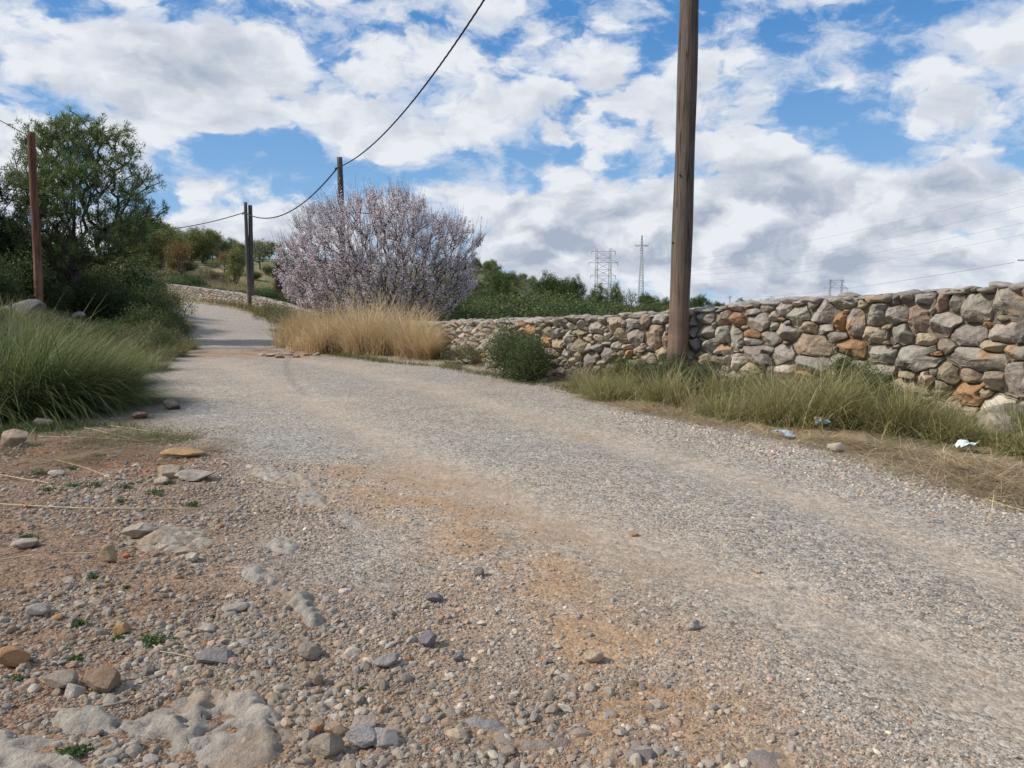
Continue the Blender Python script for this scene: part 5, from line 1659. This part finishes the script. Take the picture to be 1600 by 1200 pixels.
field_of_grass('low_weeds', [gp(430, 515, .4, 1), gp(470, 535, .35, 1), gp(520, 553, .3, 1), gp(600, 566, .25, 1), gp(700, 574, .25, 1), gp(760, 585, .3, .8), gp(900, 612, .22, .6)],
               12000, .15, .010, [(.085, .11, .035), (.12, .14, .05), (.22, .19, .09)], None, 73, 'low green weeds edging the right side of the track', lean=(.2, 1.2), curve=(.2, 1), jit=.5, seg=3)
field_of_grass('low_weeds', [gp(-40, 680, .35, 1), gp(60, 668, .35, 1), gp(150, 672, .4, 1), gp(230, 678, .35, .8), gp(285, 690, .25, .6)], 16000, .085, .006, [(.11, .16, .05), (.15, .19, .06), (.22, .20, .09)], None, 74,
               'short green weeds on the ground before the left tussocks', lean=(.2, 1.2), curve=(.2, 1), jit=.9, seg=3)
field_of_grass('dry_straw', [gp(-60, 705, .9, 1), gp(60, 705, 1.0, 1), gp(160, 705, .9, 1), gp(300, 715, .5, .8)], 4500, .38, .0042, [(.42, .33, .19), (.33, .25, .14), (.25, .17, .11)], None, 75,
               'dry straw lying on the reddish soil before the left tussocks', lift=.016, lean=(1.42, 1.58), curve=(-.05, .10), wind=(.9, 0), jit=.5, seg=3)
field_of_grass('field_grass', [(-44, 90, 4, 1), (-34, 80, 10, 1), (-26, 70, 8, 1), (-20, 62, 6, 1), (-14, 52, 4, 1), (-8, 45, 3, 1), (0, 44, 4, 1), (12, 44, 6, 1)], 52000, .65, .035,
               [(.36, .28, .17), (.28, .22, .12), (.20, .19, .08), (.44, .34, .21), (.14, .15, .06)], None, 76, 'dry pale grass covering the hill field behind the far wall', lean=(.0, .6), curve=(.1, .8), jit=.5)
field_of_grass('verge_grass', [(-27, 62.5, .4, .6), (-20.5, 53, .5, .7), (-16.5, 46.6, .5, .8), (-14.2, 42.6, .6, 1.0), (-12.3, 39, .6, 1.0), (-10.5, 35.5, .6, 1)], 9000, .55, .022, [(.11, .12, .04), (.20, .18, .07), (.30, .24, .12)], None, 77,
               'yellow green grass along the foot of the far wall', jit=.5)
for i, (px, py, n, L, s, g) in enumerate([(1335, 668, 900, .62, .14, 0), (1215, 640, 800, .55, .14, 0), (1590, 700, 1500, .50, .20, 0), (1290, 640, 300, .85, .12, 1), (1160, 625, 500, .6, .15, 0), (1040, 612, 500, .55, .15, 0), (1120, 612, 600, .55, .14, 0), (1450, 690, 700, .42, .16, 1),
                                          (1400, 665, 420, .55, .16, 1), (1640, 690, 1200, .5, .2, 0)]):
    lab = ['arching grass clump with seed stems below the orange stones of the wall', 'tall yellow green clump under the wall right of the pole', 'bright green grass clump beside the pale boulder at the right edge', 'sparse clump of tall dry stems reaching up against the wall',
           'green clump between the pole and the tall yellow green clump', 'grass clump just left of the pole foot', 'grass clump just right of the pole foot', 'grey dead grass clump left of the pale boulder', 'thin pale dry clump behind the grey dead clump', 'green grass clump half outside the right edge'][i]
    g_ = ground(px, py)
    tussock('grass_clump', 800 + g_[0] / g_[1] * F, g_[1], n, L, s, lab, [(.36, .30, .20), (.27, .22, .15), (.19, .17, .12)] if g else GYEL, None if g else [4, 3, 3, 2, 3], 90 + i, tip=(.42, .36, .19), wid=.005, group='grass clumps along the foot of the near wall', cat='grass clump', seg=4, lean=(.1, .9))

# green sprigs scattered in the stony margin
for i, (px, py, wpx) in enumerate([(243, 1000, 46), (125, 978, 22), (183, 992, 14), (118, 1025, 20), (330, 965, 12), (118, 1190, 40), (115, 765, 22), (148, 762, 26), (195, 765, 22), (265, 762, 22), (245, 776, 30), (300, 790, 26), (190, 788, 18), (42, 842, 30), (60, 742, 30), (112, 737, 24), (150, 718, 20), (160, 715, 14), (30, 1060, 14), (75, 770, 18), (145, 910, 16), (200, 925, 10), (567, 1082, 10)]):
    rng_ = np.random.default_rng(300 + i); g_ = ground(px, py); k = math.hypot(g_[1], CAMH) / F; r_ = wpx * k / 2
    n = int(20 + 1.4 * wpx * 4); a = rng_.uniform(0, 6.28, n); q = r_ * rng_.random(n) * (1 + .4 * np.sin(a * 3 + i))
    P = np.stack([q * np.cos(a), q * np.sin(a) * .8, rng_.uniform(0, r_ * .35, n)], 1)
    V, Fc, C = leaves(P, rng_.uniform(.010, .024, n), cols(n, rng_, [(.09, .15, .045), (.14, .19, .07), (.07, .11, .04)]), rng_, .45, np.array([0, 0, .3]))
    o = mesh('green_sprig', V, Fc, M['leaf'], col=C); o.location = (g_[0], g_[1], gz(g_[0], g_[1]) + .006)
    tag(o, 'small green sprig growing among the loose stones of the left margin', 'weed', 'green sprigs among the left gravel')

# ---- fallen stalks and twigs
M['straw'] = mat_plain('straw', (.50, .40, .22), .6, var=.25)
M['twig'] = mat_plain('twig_wood', (.33, .26, .19), .8, var=.3, scale=40)


def stalk(name, pix, r, label, mat, group=None, lift=.012, cat='stalk'):
    P = []
    for (px, py) in pix:
        g = ground(px, py); P.append((g[0], g[1]))
    P = np.array(P); t = np.linspace(0, len(P) - 1, 14)
    Q = np.stack([np.interp(t, np.arange(len(P)), P[:, k]) for k in (0, 1)], 1)
    z = ground_z(Q[:, 0], Q[:, 1]); z = np.maximum(z, (np.roll(z, 1) + np.roll(z, -1)) / 2); z = .3 * z + .7 * np.interp(t, [0, t[-1]], [z[1], z[-2]])
    Q3 = np.column_stack([Q, z + lift]); c = Q3.mean(0)
    V, Fq, Ft = tube_path(Q3 - c, np.linspace(r, r * .55, 14), 6)
    o = mesh(name, V, np.concatenate([quads_to_tris(Fq), Ft]), M[mat], smooth=True); o.location = c
    return tag(o, label, cat, group)


stalk('straw_stalk', [(-20, 745), (30, 752), (75, 760), (90, 775)], .0045, 'yellow straw stalk ending above the white angular stone', 'straw')
stalk('straw_stalk', [(-20, 792), (60, 795), (140, 798), (320, 797)], .0050, 'longest pale straw stalk crossing the left margin below the green sprigs', 'straw')
stalk('straw_stalk', [(-20, 883), (60, 872), (150, 868), (270, 845)], .0042, 'thin straw stalk passing the upright tan stone', 'straw')
stalk('straw_stalk', [(90, 725), (130, 735), (180, 752)], .004, 'curved straw stalk on the reddish soil', 'straw')
stalk('straw_stalk', [(130, 668), (180, 680), (240, 695)], .005, 'straw stalk lying right below the tussocks', 'straw')
stalk('straw_stalk', [(170, 666), (230, 675), (290, 682)], .0045, 'straw stalk pointing at the track from the green weeds', 'straw')
stalk('straw_stalk', [(60, 683), (130, 685), (240, 690)], .004, 'straw stalk between the pinkish boulder and the reddish soil', 'straw')
stalk('straw_stalk', [(1535, 788), (1570, 798), (1640, 815)], .006, 'yellow straw stalk on the pale gravel at the right edge', 'straw')
stalk('straw_stalk', [(1272, 930), (1290, 944)], .003, 'short straw bit lying alone on the track', 'straw')
stalk('twig', [(80, 1112), (140, 1108), (180, 1098), (222, 1086)], .0055, 'grey twig lying above the bottom left outcrop', 'twig', cat='twig')
stalk('twig', [(240, 1008), (250, 1018), (270, 1020), (305, 1027)], .0025, 'bent white twig beside the large green sprig', 'straw', cat='twig')
stalk('twig', [(28, 705), (45, 688), (57, 672)], .007, 'dark twig leaning beside the pinkish boulder', 'twig', cat='twig', lift=.03)

# ---- litter by the verge
def crumple(name, px, py, w, h, label, col, seed, cat, stripes=None):
    rng = np.random.default_rng(seed); g = ground(px, py); k = math.hypot(g[1], CAMH) / F
    n = 14; u, v = np.meshgrid(np.linspace(-1, 1, n), np.linspace(-1, 1, n), indexing='ij')
    R = 1 + .25 * fbm(u * 1.2, v * 1.2, seed=seed)
    X = u * R * w * k / 2; Yv = v * R * w * k * .35
    Z = h * k * .55 * (.45 + .9 * fbm(u * .8, v * .8, seed=seed + 1, oct=2) + .35 * np.abs(fbm(u * 1.7, v * 1.7, seed=seed + 5, oct=2))) + .01
    V = np.stack([X, Yv, Z], -1).reshape(-1, 3)
    idx = np.arange(n * n).reshape(n, n); q = np.stack([idx[:-1, :-1], idx[1:, :-1], idx[1:, 1:], idx[:-1, 1:]], -1).reshape(-1, 4)
    C = np.tile(col, (len(V), 1)).astype(float)
    if stripes is not None: C[v.ravel() > .1] = stripes
    o = mesh(name, V, q, M['litter'], col=C); o.location = (g[0], g[1], gz(g[0], g[1]) + .03)
    md = o.modifiers.new('thickness', 'SOLIDIFY'); md.thickness = .002
    tag(o, label, cat)


_m, _B, _bs, _o = new_mat('litter_plastic'); _B.put(_bs.inputs['Base Color'], _B.attr('Col')); _bs.inputs['Roughness'].default_value = .5; M['litter'] = _m
crumple('plastic_scrap', 1508, 716, 30, 24, 'crumpled white plastic lying before the pale boulder', (.66, .70, .68), 1, 'litter')
crumple('food_wrapper', 1282, 681, 22, 26, 'crumpled blue and orange wrapper in the verge straw', (.32, .45, .55), 2, 'litter', (.62, .36, .20))
crumple('plastic_scrap', 1226, 688, 28, 18, 'greyish crumpled plastic scrap left of the blue and orange wrapper', (.42, .45, .45), 3, 'litter')

# ---- puddle hollow with broken stones, far hut
for i, (px, py, w, h) in enumerate([(424, 553, 20, 6), (436, 556, 14, 6), (448, 552, 14, 5), (462, 556, 12, 4), (484, 547, 10, 7), (478, 553, 16, 4), (410, 552, 12, 4), (455, 549, 10, 4), (495, 553, 12, 4)]):
    rock('rubble_piece', px, py, w, h, 'flat broken chunk at the reddish hollow in the track', 'rubble', (.30, .19, .14) if i % 2 else (.36, .32, .30), seed=600 + i, sub=3, group='broken chunks at the reddish hollow', depth=1.2)


def build_hut():
    Y = 48.0; x = (446 - 800) / F * Y; z = gz(x, Y)
    e = empty('field_hut', (x, Y, z), 'dark flat roofed hut half hidden behind the left side of the almond tree', 'hut')
    k = Y / F; zt = CAMH + (480 - 411) * k - z; w = 16 * k
    b = boxes([((0, 1.2, zt / 2 - .15), (w * .93, .9, zt / 2 + .1), 0)])
    mesh('wall', *b, M['hut'], e)
    b = boxes([((0, 1.2, zt - .02), (w, 1.15, .05), 0)]); mesh('roof', *b, M['hutroof'], e)
    b = boxes([((-w * .3, .295, zt * .6), (.25, .02, .45), 0)]); mesh('window', *b, M['dark_steel'], e)


M['hut'] = mat_plain('hut_boards', (.075, .045, .035), .9, var=.4, scale=6)
M['hutroof'] = mat_plain('hut_roof', (.20, .19, .18), .9)
build_hut()


# ---- repeats that stand in a row are told apart by their place in it
ONES = ['', 'first', 'second', 'third', 'fourth', 'fifth', 'sixth', 'seventh', 'eighth', 'ninth', 'tenth', 'eleventh', 'twelfth', 'thirteenth', 'fourteenth', 'fifteenth', 'sixteenth', 'seventeenth', 'eighteenth', 'nineteenth', 'twentieth']


def ordinal(n):
    if n <= 20: return ONES[n]
    return {2: 'twenty ', 3: 'thirty ', 4: 'forty '}[n // 10] + ONES[n % 10] if n % 10 else {3: 'thirtieth', 4: 'fortieth'}[n // 10]


ROWS = {GR: 'olive green tree on the ridge of the hill', GL: 'dark leafy shrub under the tall pine', GB: 'low green bush on the left bank', GFd: 'low dark shrub in the dry hill field',
        'smaller grass tufts of the left bank': 'small grass tuft among the left bank bushes', GF: 'low green tree on the horizon right of the tall pole', 'low trees left of the tall pole': 'low green tree just left of the tall pole'}
for g_, lab in ROWS.items():
    T_ = sorted([o for o in SC.objects if o.get('group') == g_ and o.parent is None], key=lambda o: o.location.x / o.location.y)
    for i, o in enumerate(T_):
        o['label'] = lab + ', ' + ('leftmost of the row' if i == 0 else 'rightmost of the row' if i == len(T_) - 1 else ordinal(i + 1) + ' from the left')
